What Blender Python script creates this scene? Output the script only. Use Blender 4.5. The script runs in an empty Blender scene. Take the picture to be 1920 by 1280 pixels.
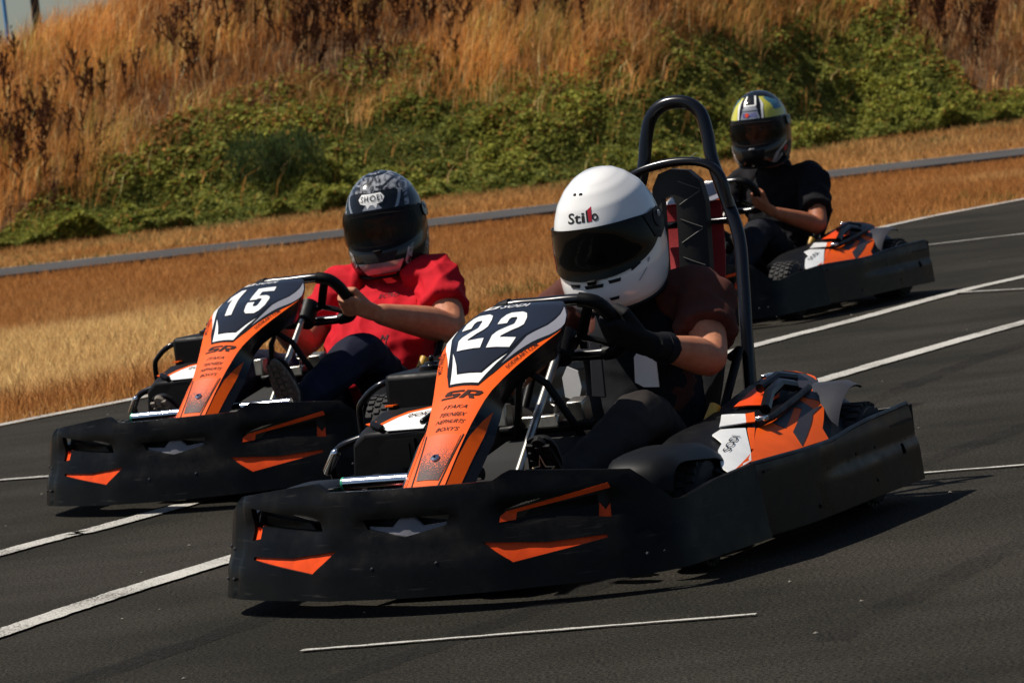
import bpy, bmesh, math, random, bisect
import numpy as np
from mathutils import Vector, Matrix, Euler, noise

random.seed(7)
RNG = np.random.default_rng(11)
R = math.radians
SC = bpy.context.scene
COL = SC.collection

# ------------------------------------------------------------------ camera
CAM_H, CAM_PITCH, CAM_ROLL, CAM_FPX = 1.266, -0.0585, 0.1135, 7973.0
cam_d = bpy.data.cameras.new('camera')
cam = bpy.data.objects.new('camera', cam_d)
COL.objects.link(cam)
_f = Vector((0, math.cos(CAM_PITCH), math.sin(CAM_PITCH)))
_r = Vector((1, 0, 0)); _u = _r.cross(_f)
_r2 = _r * math.cos(CAM_ROLL) - _u * math.sin(CAM_ROLL)
_u2 = _u * math.cos(CAM_ROLL) + _r * math.sin(CAM_ROLL)
cam.matrix_world = Matrix(((_r2.x, _u2.x, -_f.x, 0), (_r2.y, _u2.y, -_f.y, 0), (_r2.z, _u2.z, -_f.z, CAM_H), (0, 0, 0, 1)))
cam_d.sensor_fit = 'HORIZONTAL'
cam_d.sensor_width = 22.3
cam_d.lens = CAM_FPX * 22.3 / 1920.0
cam_d.clip_start = 0.1
cam_d.clip_end = 5000
cam_d.dof.use_dof = True
cam_d.dof.focus_distance = 11.2
cam_d.dof.aperture_fstop = 9.5
SC.camera = cam

# ------------------------------------------------------------------ sky, sun, exposure
SUN_EL, SUN_AZ = R(58), R(-84)          # azimuth from +Y towards +X
to_sun = Vector((math.sin(SUN_AZ) * math.cos(SUN_EL), math.cos(SUN_AZ) * math.cos(SUN_EL), math.sin(SUN_EL)))
world = bpy.data.worlds.new('World'); SC.world = world; world.use_nodes = True
wn = world.node_tree; wn.nodes.clear()
w_out = wn.nodes.new('ShaderNodeOutputWorld'); w_bg = wn.nodes.new('ShaderNodeBackground')
w_sky = wn.nodes.new('ShaderNodeTexSky'); w_sky.sky_type = 'NISHITA'; w_sky.sun_disc = False
w_sky.sun_elevation = SUN_EL; w_sky.sun_rotation = SUN_AZ
w_sky.air_density = 1.0; w_sky.dust_density = 1.0; w_sky.ozone_density = 3.0
w_bg.inputs['Strength'].default_value = 0.05
wn.links.new(w_sky.outputs[0], w_bg.inputs['Color']); wn.links.new(w_bg.outputs[0], w_out.inputs['Surface'])
sun_d = bpy.data.lights.new('sun', 'SUN'); sun_d.energy = 4.6; sun_d.angle = R(0.53); sun_d.color = (1.0, 0.93, 0.83)
sun = bpy.data.objects.new('sun', sun_d); COL.objects.link(sun)
sun.rotation_euler = (-to_sun).to_track_quat('-Z', 'Y').to_euler()
SC.view_settings.view_transform = 'Standard'; SC.view_settings.look = 'None'
SC.view_settings.exposure = 0.4; SC.view_settings.gamma = 1.0; SC.view_settings.use_curve_mapping = False
SC.cycles.max_bounces = 8; SC.cycles.transparent_max_bounces = 16

# ------------------------------------------------------------------ materials
MATS = {}
def M(name, col=(.5, .5, .5), rough=.5, metal=0., coat=0., vary=0., vscale=8., col2=None, bump=0., bscale=60., rvary=0., spec=.5, attr=None, transl=0.):
    if name in MATS: return MATS[name]
    m = bpy.data.materials.new(name); m.use_nodes = True; nt = m.node_tree; N = nt.nodes; L = nt.links
    b = N['Principled BSDF']
    b.inputs['Base Color'].default_value = (*col, 1); b.inputs['Roughness'].default_value = rough
    b.inputs['Metallic'].default_value = metal; b.inputs['Coat Weight'].default_value = coat
    b.inputs['Coat Roughness'].default_value = .06; b.inputs['Specular IOR Level'].default_value = spec
    tc = N.new('ShaderNodeTexCoord')
    if vary > 0 or rvary > 0 or col2:
        nz = N.new('ShaderNodeTexNoise'); nz.inputs['Scale'].default_value = vscale; nz.inputs['Detail'].default_value = 6; nz.inputs['Roughness'].default_value = .65
        L.new(tc.outputs['Object'], nz.inputs['Vector'])
        rp = N.new('ShaderNodeMapRange'); rp.inputs['From Min'].default_value = .35; rp.inputs['From Max'].default_value = .68
        L.new(nz.outputs['Fac'], rp.inputs['Value'])
        if vary > 0 or col2:
            mx = N.new('ShaderNodeMix'); mx.data_type = 'RGBA'
            c2 = col2 if col2 else tuple(min(1, c * (1 + vary)) for c in col)
            c1 = col if col2 else tuple(c * (1 - vary) for c in col)
            mx.inputs['A'].default_value = (*c1, 1); mx.inputs['B'].default_value = (*c2, 1)
            L.new(rp.outputs[0], mx.inputs['Factor']); L.new(mx.outputs['Result'], b.inputs['Base Color'])
        if rvary > 0:
            rr = N.new('ShaderNodeMapRange'); rr.inputs['To Min'].default_value = max(.02, rough - rvary); rr.inputs['To Max'].default_value = min(1, rough + rvary)
            rr.inputs['From Min'].default_value = .35; rr.inputs['From Max'].default_value = .68
            L.new(nz.outputs['Fac'], rr.inputs['Value']); L.new(rr.outputs[0], b.inputs['Roughness'])
    if bump > 0:
        bz = N.new('ShaderNodeTexNoise'); bz.inputs['Scale'].default_value = bscale; bz.inputs['Detail'].default_value = 5
        L.new(tc.outputs['Object'], bz.inputs['Vector'])
        bp = N.new('ShaderNodeBump'); bp.inputs['Strength'].default_value = bump; bp.inputs['Distance'].default_value = .002
        L.new(bz.outputs['Fac'], bp.inputs['Height']); L.new(bp.outputs[0], b.inputs['Normal'])
    if attr:
        at = N.new('ShaderNodeAttribute'); at.attribute_name = attr
        L.new(at.outputs['Color'], b.inputs['Base Color'])
        if transl > 0:
            tr = N.new('ShaderNodeBsdfTranslucent'); L.new(at.outputs['Color'], tr.inputs['Color'])
            ms = N.new('ShaderNodeMixShader'); ms.inputs[0].default_value = transl
            L.new(b.outputs[0], ms.inputs[1]); L.new(tr.outputs[0], ms.inputs[2]); L.new(ms.outputs[0], N['Material Output'].inputs['Surface'])
    MATS[name] = m
    return m

ORANGE = (.74, .092, .004)
M('black_plastic', (.0016, .0016, .0018), .36, col2=(.0036, .0034, .0033), vscale=9, rvary=.10, bump=.10, bscale=220, spec=.12)
M('satin_black', (.003, .003, .0034), .5, rvary=.1, vscale=20, spec=.16)
M('gloss_black', (.005, .005, .006), .25, spec=.3)
M('orange_film', ORANGE, .48, vary=.08, vscale=10, spec=.15)
M('orange_paint', (.72, .062, .004), .45, vary=.15, vscale=18, spec=.2)
M('white_film', (.78, .78, .76), .3, coat=.2, vary=.05, vscale=15)
M('grey_film', (.20, .20, .23), .4, spec=.3)
M('navy_film', (.010, .011, .017), .24, coat=.12, spec=.35)
M('dark_print', (.030, .008, .007), .6, spec=.1)
M('charcoal_film', (.028, .025, .029), .45, vary=.15, spec=.25)
M('chrome', (.75, .75, .77), .16, metal=1., rvary=.05, vscale=30)
M('alloy', (.52, .49, .43), .32, metal=1., vary=.2, vscale=40)
M('red_paint', (.42, .012, .012), .32, coat=.3, vary=.15)
M('belt_red', (.33, .010, .014), .7, vary=.15, vscale=60, bump=.3, bscale=400)
M('rubber', (.013, .012, .011), .8, vary=.4, vscale=18, bump=.3, bscale=160)
M('tube_black', (.004, .004, .006), .22, spec=.4)
M('grey_plastic', (.032, .032, .039), .5, vary=.15, vscale=14, spec=.3)
M('emblem_grey', (.13, .13, .15), .4)
M('fender_grey', (.0055, .006, .0068), .46, vary=.2, vscale=14, spec=.12)
M('seat_vinyl', (.012, .011, .011), .55, bump=.25, bscale=300, spec=.25)
M('seam_thread', (.10, .095, .085), .7)
M('green_cap', (.02, .30, .16), .4)
M('yellow_cap', (.55, .30, .03), .45)
M('gold_print', (.55, .43, .24), .45)
M('skin', (.48, .205, .110), .55, col2=(.38, .130, .068), vscale=22, bump=.35, bscale=260, spec=.25)
M('skin_dark', (.34, .125, .060), .55, col2=(.26, .085, .040), vscale=22, bump=.35, bscale=260, spec=.25)
M('eye_white', (.16, .13, .11), .3)
M('hair_dark', (.02, .013, .009), .6)
M('shirt_red', (.46, .007, .016), .85, vary=.12, vscale=9, bump=.35, bscale=350, spec=.15)
M('shirt_brown', (.082, .028, .020), .85, vary=.2, vscale=9, bump=.35, bscale=350, spec=.15)
M('shirt_black', (.0075, .007, .0085), .85, vary=.25, vscale=9, bump=.35, bscale=350, spec=.15)
M('vest_black', (.007, .008, .011), .75, vary=.3, vscale=12, bump=.3, bscale=300, spec=.15)
M('trousers_navy', (.009, .011, .026), .8, vary=.3, vscale=9, bump=.35, bscale=400, spec=.15)
M('trousers_grey', (.024, .020, .018), .8, vary=.3, vscale=9, bump=.35, bscale=400, spec=.15)
M('jeans_dark', (.011, .012, .017), .8, vary=.35, vscale=9, bump=.35, bscale=400, spec=.15)
M('glove_black', (.007, .007, .008), .7, bump=.4, bscale=240, spec=.15)
M('shoe_black', (.010, .010, .010), .55, bump=.2, bscale=200, spec=.15)
M('shoe_sole', (.17, .145, .115), .75, vary=.3, vscale=60)
M('shirt_print', (.022, .006, .012), .85)
M('helmet_white', (.80, .79, .77), .14, coat=.6)
M('helmet_grey_line', (.32, .32, .33), .3)
M('helmet_black', (.006, .007, .008), .12, spec=.5)
M('helmet_silver', (.34, .35, .37), .22, metal=.45, coat=.5)
M('helmet_yellow', (.55, .52, .06), .2, coat=.5)
M('helmet_blue', (.06, .17, .24), .2, coat=.5)
M('helmet_red', (.42, .012, .02), .2, coat=.4)
M('logo_blue', (.05, .04, .30), .4)
M('liner_black', (.006, .006, .006), .9)
M('blue_steel', (.04, .24, .55), .5)
M('pole_brown', (.030, .020, .015), .8, vary=.3)
M('hut_white', (.66, .62, .56), .8, vary=.08, vscale=2)
M('hut_roof', (.05, .045, .045), .7)
M('line_paint', (.56, .54, .50), .75)

def scuff(m):
    nt = m.node_tree; N = nt.nodes; L = nt.links; b = N['Principled BSDF']; old = b.inputs['Base Color'].links[0].from_socket
    tc = N.new('ShaderNodeTexCoord'); prev = old
    for sc, scale, lo, hi, c in (((5, 5, 60), 1.5, .63, .74, (.020, .0188, .0168, 1)), ((9, 9, 6), 1.0, .58, .84, (.010, .0092, .0082, 1))):
        mp = N.new('ShaderNodeMapping'); mp.inputs['Scale'].default_value = sc; mp.inputs['Rotation'].default_value = (.12, .05, 0); L.new(tc.outputs['Object'], mp.inputs['Vector'])
        nz = N.new('ShaderNodeTexNoise'); nz.inputs['Scale'].default_value = scale; nz.inputs['Detail'].default_value = 5; L.new(mp.outputs[0], nz.inputs['Vector'])
        mr = N.new('ShaderNodeMapRange'); mr.inputs['From Min'].default_value = lo; mr.inputs['From Max'].default_value = hi; L.new(nz.outputs['Fac'], mr.inputs['Value'])
        mx = N.new('ShaderNodeMix'); mx.data_type = 'RGBA'; mx.inputs['B'].default_value = c; L.new(mr.outputs[0], mx.inputs['Factor']); L.new(prev, mx.inputs['A']); prev = mx.outputs['Result']
    L.new(prev, b.inputs['Base Color'])
scuff(MATS['black_plastic'])
def rubber_mark():
    m = bpy.data.materials.new('tyre_mark'); m.use_nodes = True; nt = m.node_tree; N = nt.nodes; L = nt.links; b = N['Principled BSDF']; MATS['tyre_mark'] = m
    b.inputs['Base Color'].default_value = (.012, .012, .012, 1); b.inputs['Roughness'].default_value = .85; b.inputs['Specular IOR Level'].default_value = .1
    tc = N.new('ShaderNodeTexCoord'); nz = N.new('ShaderNodeTexNoise'); nz.inputs['Scale'].default_value = 60; nz.inputs['Detail'].default_value = 4; L.new(tc.outputs['Object'], nz.inputs['Vector'])
    n2 = N.new('ShaderNodeTexNoise'); n2.inputs['Scale'].default_value = 1.3; L.new(tc.outputs['Object'], n2.inputs['Vector'])
    ml = N.new('ShaderNodeMath'); ml.operation = 'MULTIPLY'; L.new(nz.outputs['Fac'], ml.inputs[0]); L.new(n2.outputs['Fac'], ml.inputs[1])
    mr = N.new('ShaderNodeMapRange'); mr.inputs['From Min'].default_value = .14; mr.inputs['From Max'].default_value = .42; mr.inputs['To Max'].default_value = .55; L.new(ml.outputs[0], mr.inputs['Value']); L.new(mr.outputs[0], b.inputs['Alpha'])
rubber_mark()
def streak_mat(name, base, streak, scale):
    m = M(name, base, .14, coat=.6); nt = m.node_tree; N = nt.nodes; L = nt.links; b = N['Principled BSDF']
    tc = N.new('ShaderNodeTexCoord'); mp = N.new('ShaderNodeMapping'); mp.inputs['Scale'].default_value = (9, 30, 22)
    wv = N.new('ShaderNodeTexNoise'); wv.inputs['Scale'].default_value = scale; wv.inputs['Distortion'].default_value = 2.2; wv.inputs['Detail'].default_value = 3
    L.new(tc.outputs['Object'], mp.inputs['Vector']); L.new(mp.outputs[0], wv.inputs['Vector'])
    rp = N.new('ShaderNodeValToRGB'); rp.color_ramp.elements[0].position = .44; rp.color_ramp.elements[0].color = (*base, 1)
    rp.color_ramp.elements[1].position = .60; rp.color_ramp.elements[1].color = (*streak, 1)
    L.new(wv.outputs['Fac'], rp.inputs['Fac']); L.new(rp.outputs[0], b.inputs['Base Color'])
    return m
streak_mat('helmet_streak', (.014, .015, .017), (.30, .31, .33), 1.0)

def visor_mat(name, tint, t, sp=1.):
    m = bpy.data.materials.new(name); m.use_nodes = True; nt = m.node_tree; N = nt.nodes; L = nt.links; N.clear()
    o = N.new('ShaderNodeOutputMaterial'); tr = N.new('ShaderNodeBsdfTransparent'); tr.inputs[0].default_value = (*tint, 1)
    gl = N.new('ShaderNodeBsdfPrincipled'); gl.inputs['Base Color'].default_value = (.004, .004, .004, 1); gl.inputs['Roughness'].default_value = .08; gl.inputs['Specular IOR Level'].default_value = .5 * sp
    mx = N.new('ShaderNodeMixShader'); mx.inputs[0].default_value = t
    L.new(tr.outputs[0], mx.inputs[1]); L.new(gl.outputs[0], mx.inputs[2]); L.new(mx.outputs[0], o.inputs[0])
    MATS[name] = m
visor_mat('visor_dark', (.03, .028, .026), .85, .35)
visor_mat('visor_smoke', (.72, .64, .58), .20, .9)
visor_mat('visor_clear', (.88, .82, .78), .14, .9)

# halftone print fading from orange to dark towards the foot of the nose panel
def halftone():
    m = M('halftone_film', ORANGE, .3, coat=.2); nt = m.node_tree; N = nt.nodes; L = nt.links; b = N['Principled BSDF']
    tc = N.new('ShaderNodeTexCoord'); sp = N.new('ShaderNodeSeparateXYZ'); L.new(tc.outputs['Object'], sp.inputs[0])
    mr = N.new('ShaderNodeMapRange'); mr.inputs['From Min'].default_value = .405; mr.inputs['From Max'].default_value = .30; L.new(sp.outputs['Z'], mr.inputs['Value'])
    vo = N.new('ShaderNodeTexVoronoi'); vo.inputs['Scale'].default_value = 330; L.new(tc.outputs['Object'], vo.inputs['Vector'])
    sb = N.new('ShaderNodeMath'); sb.operation = 'SUBTRACT'; L.new(mr.outputs[0], sb.inputs[0]); L.new(vo.outputs['Distance'], sb.inputs[1])
    st = N.new('ShaderNodeMapRange'); st.inputs['From Min'].default_value = -.15; st.inputs['From Max'].default_value = .25; L.new(sb.outputs[0], st.inputs['Value'])
    mx = N.new('ShaderNodeMix'); mx.data_type = 'RGBA'; mx.inputs['A'].default_value = (*ORANGE, 1); mx.inputs['B'].default_value = (.03, .010, .008, 1)
    L.new(st.outputs[0], mx.inputs['Factor']); L.new(mx.outputs['Result'], b.inputs['Base Color'])
halftone()

def asphalt_mat():
    m = M('asphalt', (.05, .05, .05), .9, spec=.06); nt = m.node_tree; N = nt.nodes; L = nt.links; b = N['Principled BSDF']
    tc = N.new('ShaderNodeTexCoord')
    def nz(scale, det=4, rough=.6, vec=None):
        n = N.new('ShaderNodeTexNoise'); n.inputs['Scale'].default_value = scale; n.inputs['Detail'].default_value = det; n.inputs['Roughness'].default_value = rough
        L.new(vec if vec else tc.outputs['Object'], n.inputs['Vector']); return n
    big = nz(.55, 5); fine = nz(105, 4, .85); grit = N.new('ShaderNodeTexVoronoi'); grit.inputs['Scale'].default_value = 120; L.new(tc.outputs['Object'], grit.inputs['Vector'])
    mp = N.new('ShaderNodeMapping'); mp.inputs['Rotation'].default_value = (0, 0, R(-62)); mp.inputs['Scale'].default_value = (.25, 3.5, 1); L.new(tc.outputs['Object'], mp.inputs['Vector'])
    streak = nz(1.0, 5, .7, mp.outputs[0])
    r1 = N.new('ShaderNodeValToRGB'); e = r1.color_ramp.elements; e[0].position = .38; e[0].color = (.0205, .0197, .0162, 1); e[1].position = .62; e[1].color = (.0395, .0353, .0296, 1); L.new(big.outputs['Fac'], r1.inputs[0])
    r2 = N.new('ShaderNodeValToRGB'); e = r2.color_ramp.elements; e[0].position = .42; e[0].color = (.30, .30, .30, 1); e[1].position = .60; e[1].color = (1.75, 1.72, 1.65, 1); L.new(fine.outputs['Fac'], r2.inputs[0])
    r3 = N.new('ShaderNodeValToRGB'); e = r3.color_ramp.elements; e[0].position = .36; e[0].color = (.86, .86, .86, 1); e[1].position = .58; e[1].color = (1, 1, 1, 1); L.new(streak.outputs['Fac'], r3.inputs[0])
    r4 = N.new('ShaderNodeValToRGB'); e = r4.color_ramp.elements; e[0].position = .06; e[0].color = (1.7, 1.65, 1.55, 1); e[1].position = .16; e[1].color = (1, 1, 1, 1); L.new(grit.outputs['Distance'], r4.inputs[0])
    prev = r1.outputs[0]
    for r in (r2, r3, r4):
        mx = N.new('ShaderNodeMix'); mx.data_type = 'RGBA'; mx.blend_type = 'MULTIPLY'; mx.inputs['Factor'].default_value = 1
        L.new(prev, mx.inputs['A']); L.new(r.outputs[0], mx.inputs['B']); prev = mx.outputs['Result']
    L.new(prev, b.inputs['Base Color'])
    bp = N.new('ShaderNodeBump'); bp.inputs['Strength'].default_value = .8; bp.inputs['Distance'].default_value = .006
    L.new(fine.outputs['Fac'], bp.inputs['Height']); L.new(bp.outputs[0], b.inputs['Normal'])
    return m
asphalt_mat()
def far_asphalt():
    m = M('far_asphalt', (.060, .058, .057), .9, vary=.15, vscale=.8, bump=.3, bscale=80, spec=.1)
far_asphalt()
def paint_mat(name='worn_paint', thr=.44):
    m = M(name, (.5, .48, .44), .85, spec=.1); nt = m.node_tree; N = nt.nodes; L = nt.links; b = N['Principled BSDF']
    tc = N.new('ShaderNodeTexCoord'); n1 = N.new('ShaderNodeTexNoise'); n1.inputs['Scale'].default_value = 130; n1.inputs['Detail'].default_value = 4; n1.inputs['Roughness'].default_value = .75
    n2 = N.new('ShaderNodeTexNoise'); n2.inputs['Scale'].default_value = 2.2; n2.inputs['Detail'].default_value = 3
    L.new(tc.outputs['Object'], n1.inputs['Vector']); L.new(tc.outputs['Object'], n2.inputs['Vector'])
    ad = N.new('ShaderNodeMath'); ad.operation = 'MULTIPLY_ADD'; ad.inputs[1].default_value = .35; L.new(n2.outputs['Fac'], ad.inputs[0]); L.new(n1.outputs['Fac'], ad.inputs[2])
    rp = N.new('ShaderNodeValToRGB'); e = rp.color_ramp.elements; e[0].position = thr + .10; e[0].color = (.08, .075, .065, 1); e[1].position = thr + .22; e[1].color = (.44, .425, .39, 1)
    L.new(ad.outputs[0], rp.inputs[0]); L.new(rp.outputs[0], b.inputs['Base Color'])
    bp = N.new('ShaderNodeBump'); bp.inputs['Strength'].default_value = .4; bp.inputs['Distance'].default_value = .003; L.new(n1.outputs['Fac'], bp.inputs['Height']); L.new(bp.outputs[0], b.inputs['Normal'])
paint_mat('worn_paint', .455); paint_mat('thin_paint', .50)
M('stone_chip', (.16, .145, .12), .9, vary=.4, vscale=3)
M('dry_soil', (.20, .105, .040), .95, col2=(.30, .18, .075), vscale=1.4, bump=.5, bscale=30)
M('bank_soil', (.085, .048, .020), .95, col2=(.14, .075, .028), vscale=1.2, bump=.5, bscale=20)
M('grass_blades', attr='Col', rough=.8, transl=.4, spec=.1)
M('leaf_blades', attr='Col', rough=.7, transl=.35, spec=.12)

# ------------------------------------------------------------------ geometry helpers
TMP = bpy.data.scenes.new('workshop')      # a side scene so that lettering and skins evaluate without the whole place
def bake(ob):
    TMP.collection.objects.link(ob); TMP.view_layers[0].update(); dg = TMP.view_layers[0].depsgraph
    me = bpy.data.meshes.new_from_object(ob.evaluated_get(dg)); bpy.data.objects.remove(ob); return me
class G:
    def __init__(s): s.v = []; s.f = []
    def add(s, v, f):
        n = len(s.v); s.v += [tuple(p) for p in v]; s.f += [tuple(i + n for i in q) for q in f]; return s
    def box(s, c, d, rot=None):
        x, y, z = [q / 2 for q in d]
        vs = [Vector((i * x, j * y, k * z)) for k in (-1, 1) for j in (-1, 1) for i in (-1, 1)]
        if rot is not None: vs = [rot @ p for p in vs]
        vs = [p + Vector(c) for p in vs]
        return s.add(vs, [(0, 2, 3, 1), (4, 5, 7, 6), (0, 1, 5, 4), (2, 6, 7, 3), (0, 4, 6, 2), (1, 3, 7, 5)])
    def loft(s, rings, cap=True, closed=True):
        n = len(rings[0]); v = [p for r in rings for p in r]; f = []
        for i in range(len(rings) - 1):
            for j in range(n if closed else n - 1):
                k = (j + 1) % n; f.append((i * n + j, i * n + k, (i + 1) * n + k, (i + 1) * n + j))
        if cap: f += [tuple(range(n - 1, -1, -1)), tuple(range((len(rings) - 1) * n, len(rings) * n))]
        return s.add(v, f)
    def tube(s, pts, r, seg=10, closed=False, round_ends=False, flat=1.0, side=None):
        P = [Vector(p) for p in pts]; n = len(P)
        rr = list(r) if isinstance(r, (list, tuple)) else [r] * n
        if round_ends:
            a = (P[0] - P[1]).normalized(); b = (P[-1] - P[-2]).normalized(); P0 = []; r0 = []; P1 = []; r1 = []
            for k in (1.0, .85, .5):
                P0.append(P[0] + a * rr[0] * k); r0.append(rr[0] * math.sqrt(max(0.0004, 1 - k * k)))
            for k in (.5, .85, 1.0):
                P1.append(P[-1] + b * rr[-1] * k); r1.append(rr[-1] * math.sqrt(max(0.0004, 1 - k * k)))
            P = P0 + P + P1; rr = r0 + rr + r1; n = len(P)
        T = []
        for i in range(n):
            if closed: t = P[(i + 1) % n] - P[i - 1]
            else: t = P[min(i + 1, n - 1)] - P[max(i - 1, 0)]
            T.append(t.normalized() if t.length > 1e-9 else Vector((0, 0, 1)))
        ref = Vector(side) if side is not None else (Vector((0, 0, 1)) if abs(T[0].z) < .9 else Vector((1, 0, 0)))
        u = (ref - T[0] * ref.dot(T[0])).normalized(); rings = []
        for i in range(n):
            u = (u - T[i] * u.dot(T[i])).normalized(); w = T[i].cross(u)
            rings.append([P[i] + (u * math.cos(a) * flat + w * math.sin(a)) * rr[i] for a in [2 * math.pi * k / seg for k in range(seg)]])
        if closed: rings.append(rings[0])
        return s.loft(rings, cap=not closed)
    def lathe(s, prof, seg, c=(0, 0, 0), axis='Y'):
        rings = []
        for k in range(seg + 1):
            a = 2 * math.pi * k / seg; ring = []
            for (h, r) in prof:
                if axis == 'Y': ring.append((c[0] + r * math.cos(a), c[1] + h, c[2] + r * math.sin(a)))
                elif axis == 'Z': ring.append((c[0] + r * math.cos(a), c[1] + r * math.sin(a), c[2] + h))
                else: ring.append((c[0] + h, c[1] + r * math.cos(a), c[2] + r * math.sin(a)))
            rings.append(ring)
        return s.loft(rings, cap=False)
    def ell(s, c, r, seg=16, rings=10, rot=None):
        v = []; f = []; c = Vector(c)
        for i in range(rings + 1):
            th = math.pi * i / rings
            for j in range(seg):
                a = 2 * math.pi * j / seg
                p = Vector((r[0] * math.sin(th) * math.cos(a), r[1] * math.sin(th) * math.sin(a), r[2] * math.cos(th)))
                if rot is not None: p = rot @ p
                v.append(c + p)
        for i in range(rings):
            for j in range(seg):
                k = (j + 1) % seg; f.append((i * seg + j, (i + 1) * seg + j, (i + 1) * seg + k, i * seg + k))
        return s.add(v, f)
    def prism(s, poly, y0, y1, axis='Y'):
        n = len(poly); mk_ = (lambda p, h: (p[0], h, p[1])) if axis == 'Y' else ((lambda p, h: (p[0], p[1], h)) if axis == 'Z' else (lambda p, h: (h, p[0], p[1])))
        v = [mk_(p, y0) for p in poly] + [mk_(p, y1) for p in poly]
        f = [tuple(range(n)), tuple(range(2 * n - 1, n - 1, -1))] + [(i, i + n, (i + 1) % n + n, (i + 1) % n) for i in range(n)]
        return s.add(v, f)

def to_mesh(name, g, smooth=40, weld=True):
    me = bpy.data.meshes.new(name); me.from_pydata([tuple(p) for p in g.v], [], g.f)
    bm = bmesh.new(); bm.from_mesh(me)
    if weld: bmesh.ops.remove_doubles(bm, verts=bm.verts, dist=1e-5)
    bmesh.ops.recalc_face_normals(bm, faces=bm.faces); bm.to_mesh(me); bm.free()
    if smooth:
        me.polygons.foreach_set('use_smooth', [True] * len(me.polygons)); me.set_sharp_from_angle(angle=R(smooth))
    return me
CACHE = {}
def mk(name, g, mat, parent=None, smooth=40, bevel=0., key=None, label=None):
    """one mesh object; g is a G or a function that returns one; alike parts share their mesh through key"""
    ck = (key, name)
    if key and ck in CACHE: me = CACHE[ck]
    else:
        if callable(g): g = g()
        me = g if isinstance(g, bpy.types.Mesh) else to_mesh(name, g, smooth)
        if key: CACHE[ck] = me
    if not me.materials: me.materials.append(MATS[mat])
    o = bpy.data.objects.new(name, me); COL.objects.link(o)
    if me.materials[0] is not MATS[mat]:
        o.material_slots[0].link = 'OBJECT'; o.material_slots[0].material = MATS[mat]
    if parent: o.parent = parent
    if bevel:
        b = o.modifiers.new('bevel', 'BEVEL'); b.width = bevel; b.segments = 2; b.limit_method = 'ANGLE'; b.angle_limit = R(35)
    if label: o['label'] = label
    return o
def empty(name, loc=(0, 0, 0), rz=0, label=None, cat=None, group=None):
    o = bpy.data.objects.new(name, None); COL.objects.link(o); o.location = loc; o.rotation_euler = (0, 0, rz); o.empty_display_size = .2
    if label: o['label'] = label
    if cat: o['category'] = cat
    if group: o['group'] = group
    return o
def tag(o, label=None, cat=None, kind=None, group=None):
    if label: o['label'] = label
    if cat: o['category'] = cat
    if kind: o['kind'] = kind
    if group: o['group'] = group
    return o

def fill2d(outer, holes=()):
    bm = bmesh.new()
    for loop in [outer] + list(holes):
        vs = [bm.verts.new((p[0], p[1], 0)) for p in loop]
        for i in range(len(vs)): bm.edges.new((vs[i], vs[(i + 1) % len(vs)]))
    bmesh.ops.triangle_fill(bm, use_beauty=True, use_dissolve=False, edges=bm.edges[:], normal=(0, 0, 1))
    return bm
def drape(outer, fn, off=.0015, holes=(), du=0, dv=0, thick=0., bm=None):
    """lay a flat outline (with holes) onto a curved surface fn(u, v, offset); thick > 0 makes a closed shell"""
    if bm is None: bm = fill2d(outer, holes)
    us = [v.co.x for v in bm.verts]; vs = [v.co.y for v in bm.verts]
    for d, lo, hi, ax in ((du, min(us), max(us), 0), (dv, min(vs), max(vs), 1)):
        if d > 0:
            k = math.ceil(lo / d + 1e-6)
            while k * d < hi - 1e-6:
                co = (k * d, 0, 0) if ax == 0 else (0, k * d, 0); no = (1, 0, 0) if ax == 0 else (0, 1, 0)
                bmesh.ops.bisect_plane(bm, geom=bm.verts[:] + bm.edges[:] + bm.faces[:], plane_co=co, plane_no=no, dist=1e-6); k += 1
    bm.verts.index_update(); uv = [(v.co.x, v.co.y) for v in bm.verts]; n = len(uv)
    V = [fn(u, v, off) for u, v in uv]; F = [tuple(v.index for v in f.verts) for f in bm.faces]
    g = G()
    if thick > 0:
        V += [fn(u, v, off - thick) for u, v in uv]; F2 = [tuple(i + n for i in reversed(f)) for f in F]
        E = [tuple(v.index for v in e.verts) for e in bm.edges if len(e.link_faces) == 1]
        F = F + F2 + [(a, b, b + n, a + n) for a, b in E]
    bm.free()
    return g.add(V, F)
def text_bm(s, p0, p1, up, shear=0., bold=0., space=1.):
    """lettering as flat faces in the parameter plane, from p0 to p1 along its base line"""
    cu = bpy.data.curves.new('lettering', 'FONT'); cu.body = s; cu.size = 1; cu.shear = shear; cu.offset = bold; cu.space_character = space; cu.resolution_u = 3; cu.dimensions = '2D'; cu.fill_mode = 'FRONT'
    me = bake(bpy.data.objects.new('lettering', cu)); bpy.data.curves.remove(cu)
    bm = bmesh.new(); bm.from_mesh(me); bpy.data.meshes.remove(me)
    xs = [v.co.x for v in bm.verts]; ys = [v.co.y for v in bm.verts]; x0, x1, y0, y1 = min(xs), max(xs), min(ys), max(ys)
    for v in bm.verts:
        a = (v.co.x - x0) / (x1 - x0); b = (v.co.y - y0) / (y1 - y0)
        v.co = (p0[0] + (p1[0] - p0[0]) * a + up[0] * b, p0[1] + (p1[1] - p0[1]) * a + up[1] * b, 0)
    return bm
def lettering(s, fn, p0, p1, up, off, shear=0., bold=0., du=0, dv=0, space=1.):
    return drape(None, fn, off, du=du, dv=dv, bm=text_bm(s, p0, p1, up, shear, bold, space))

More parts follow.
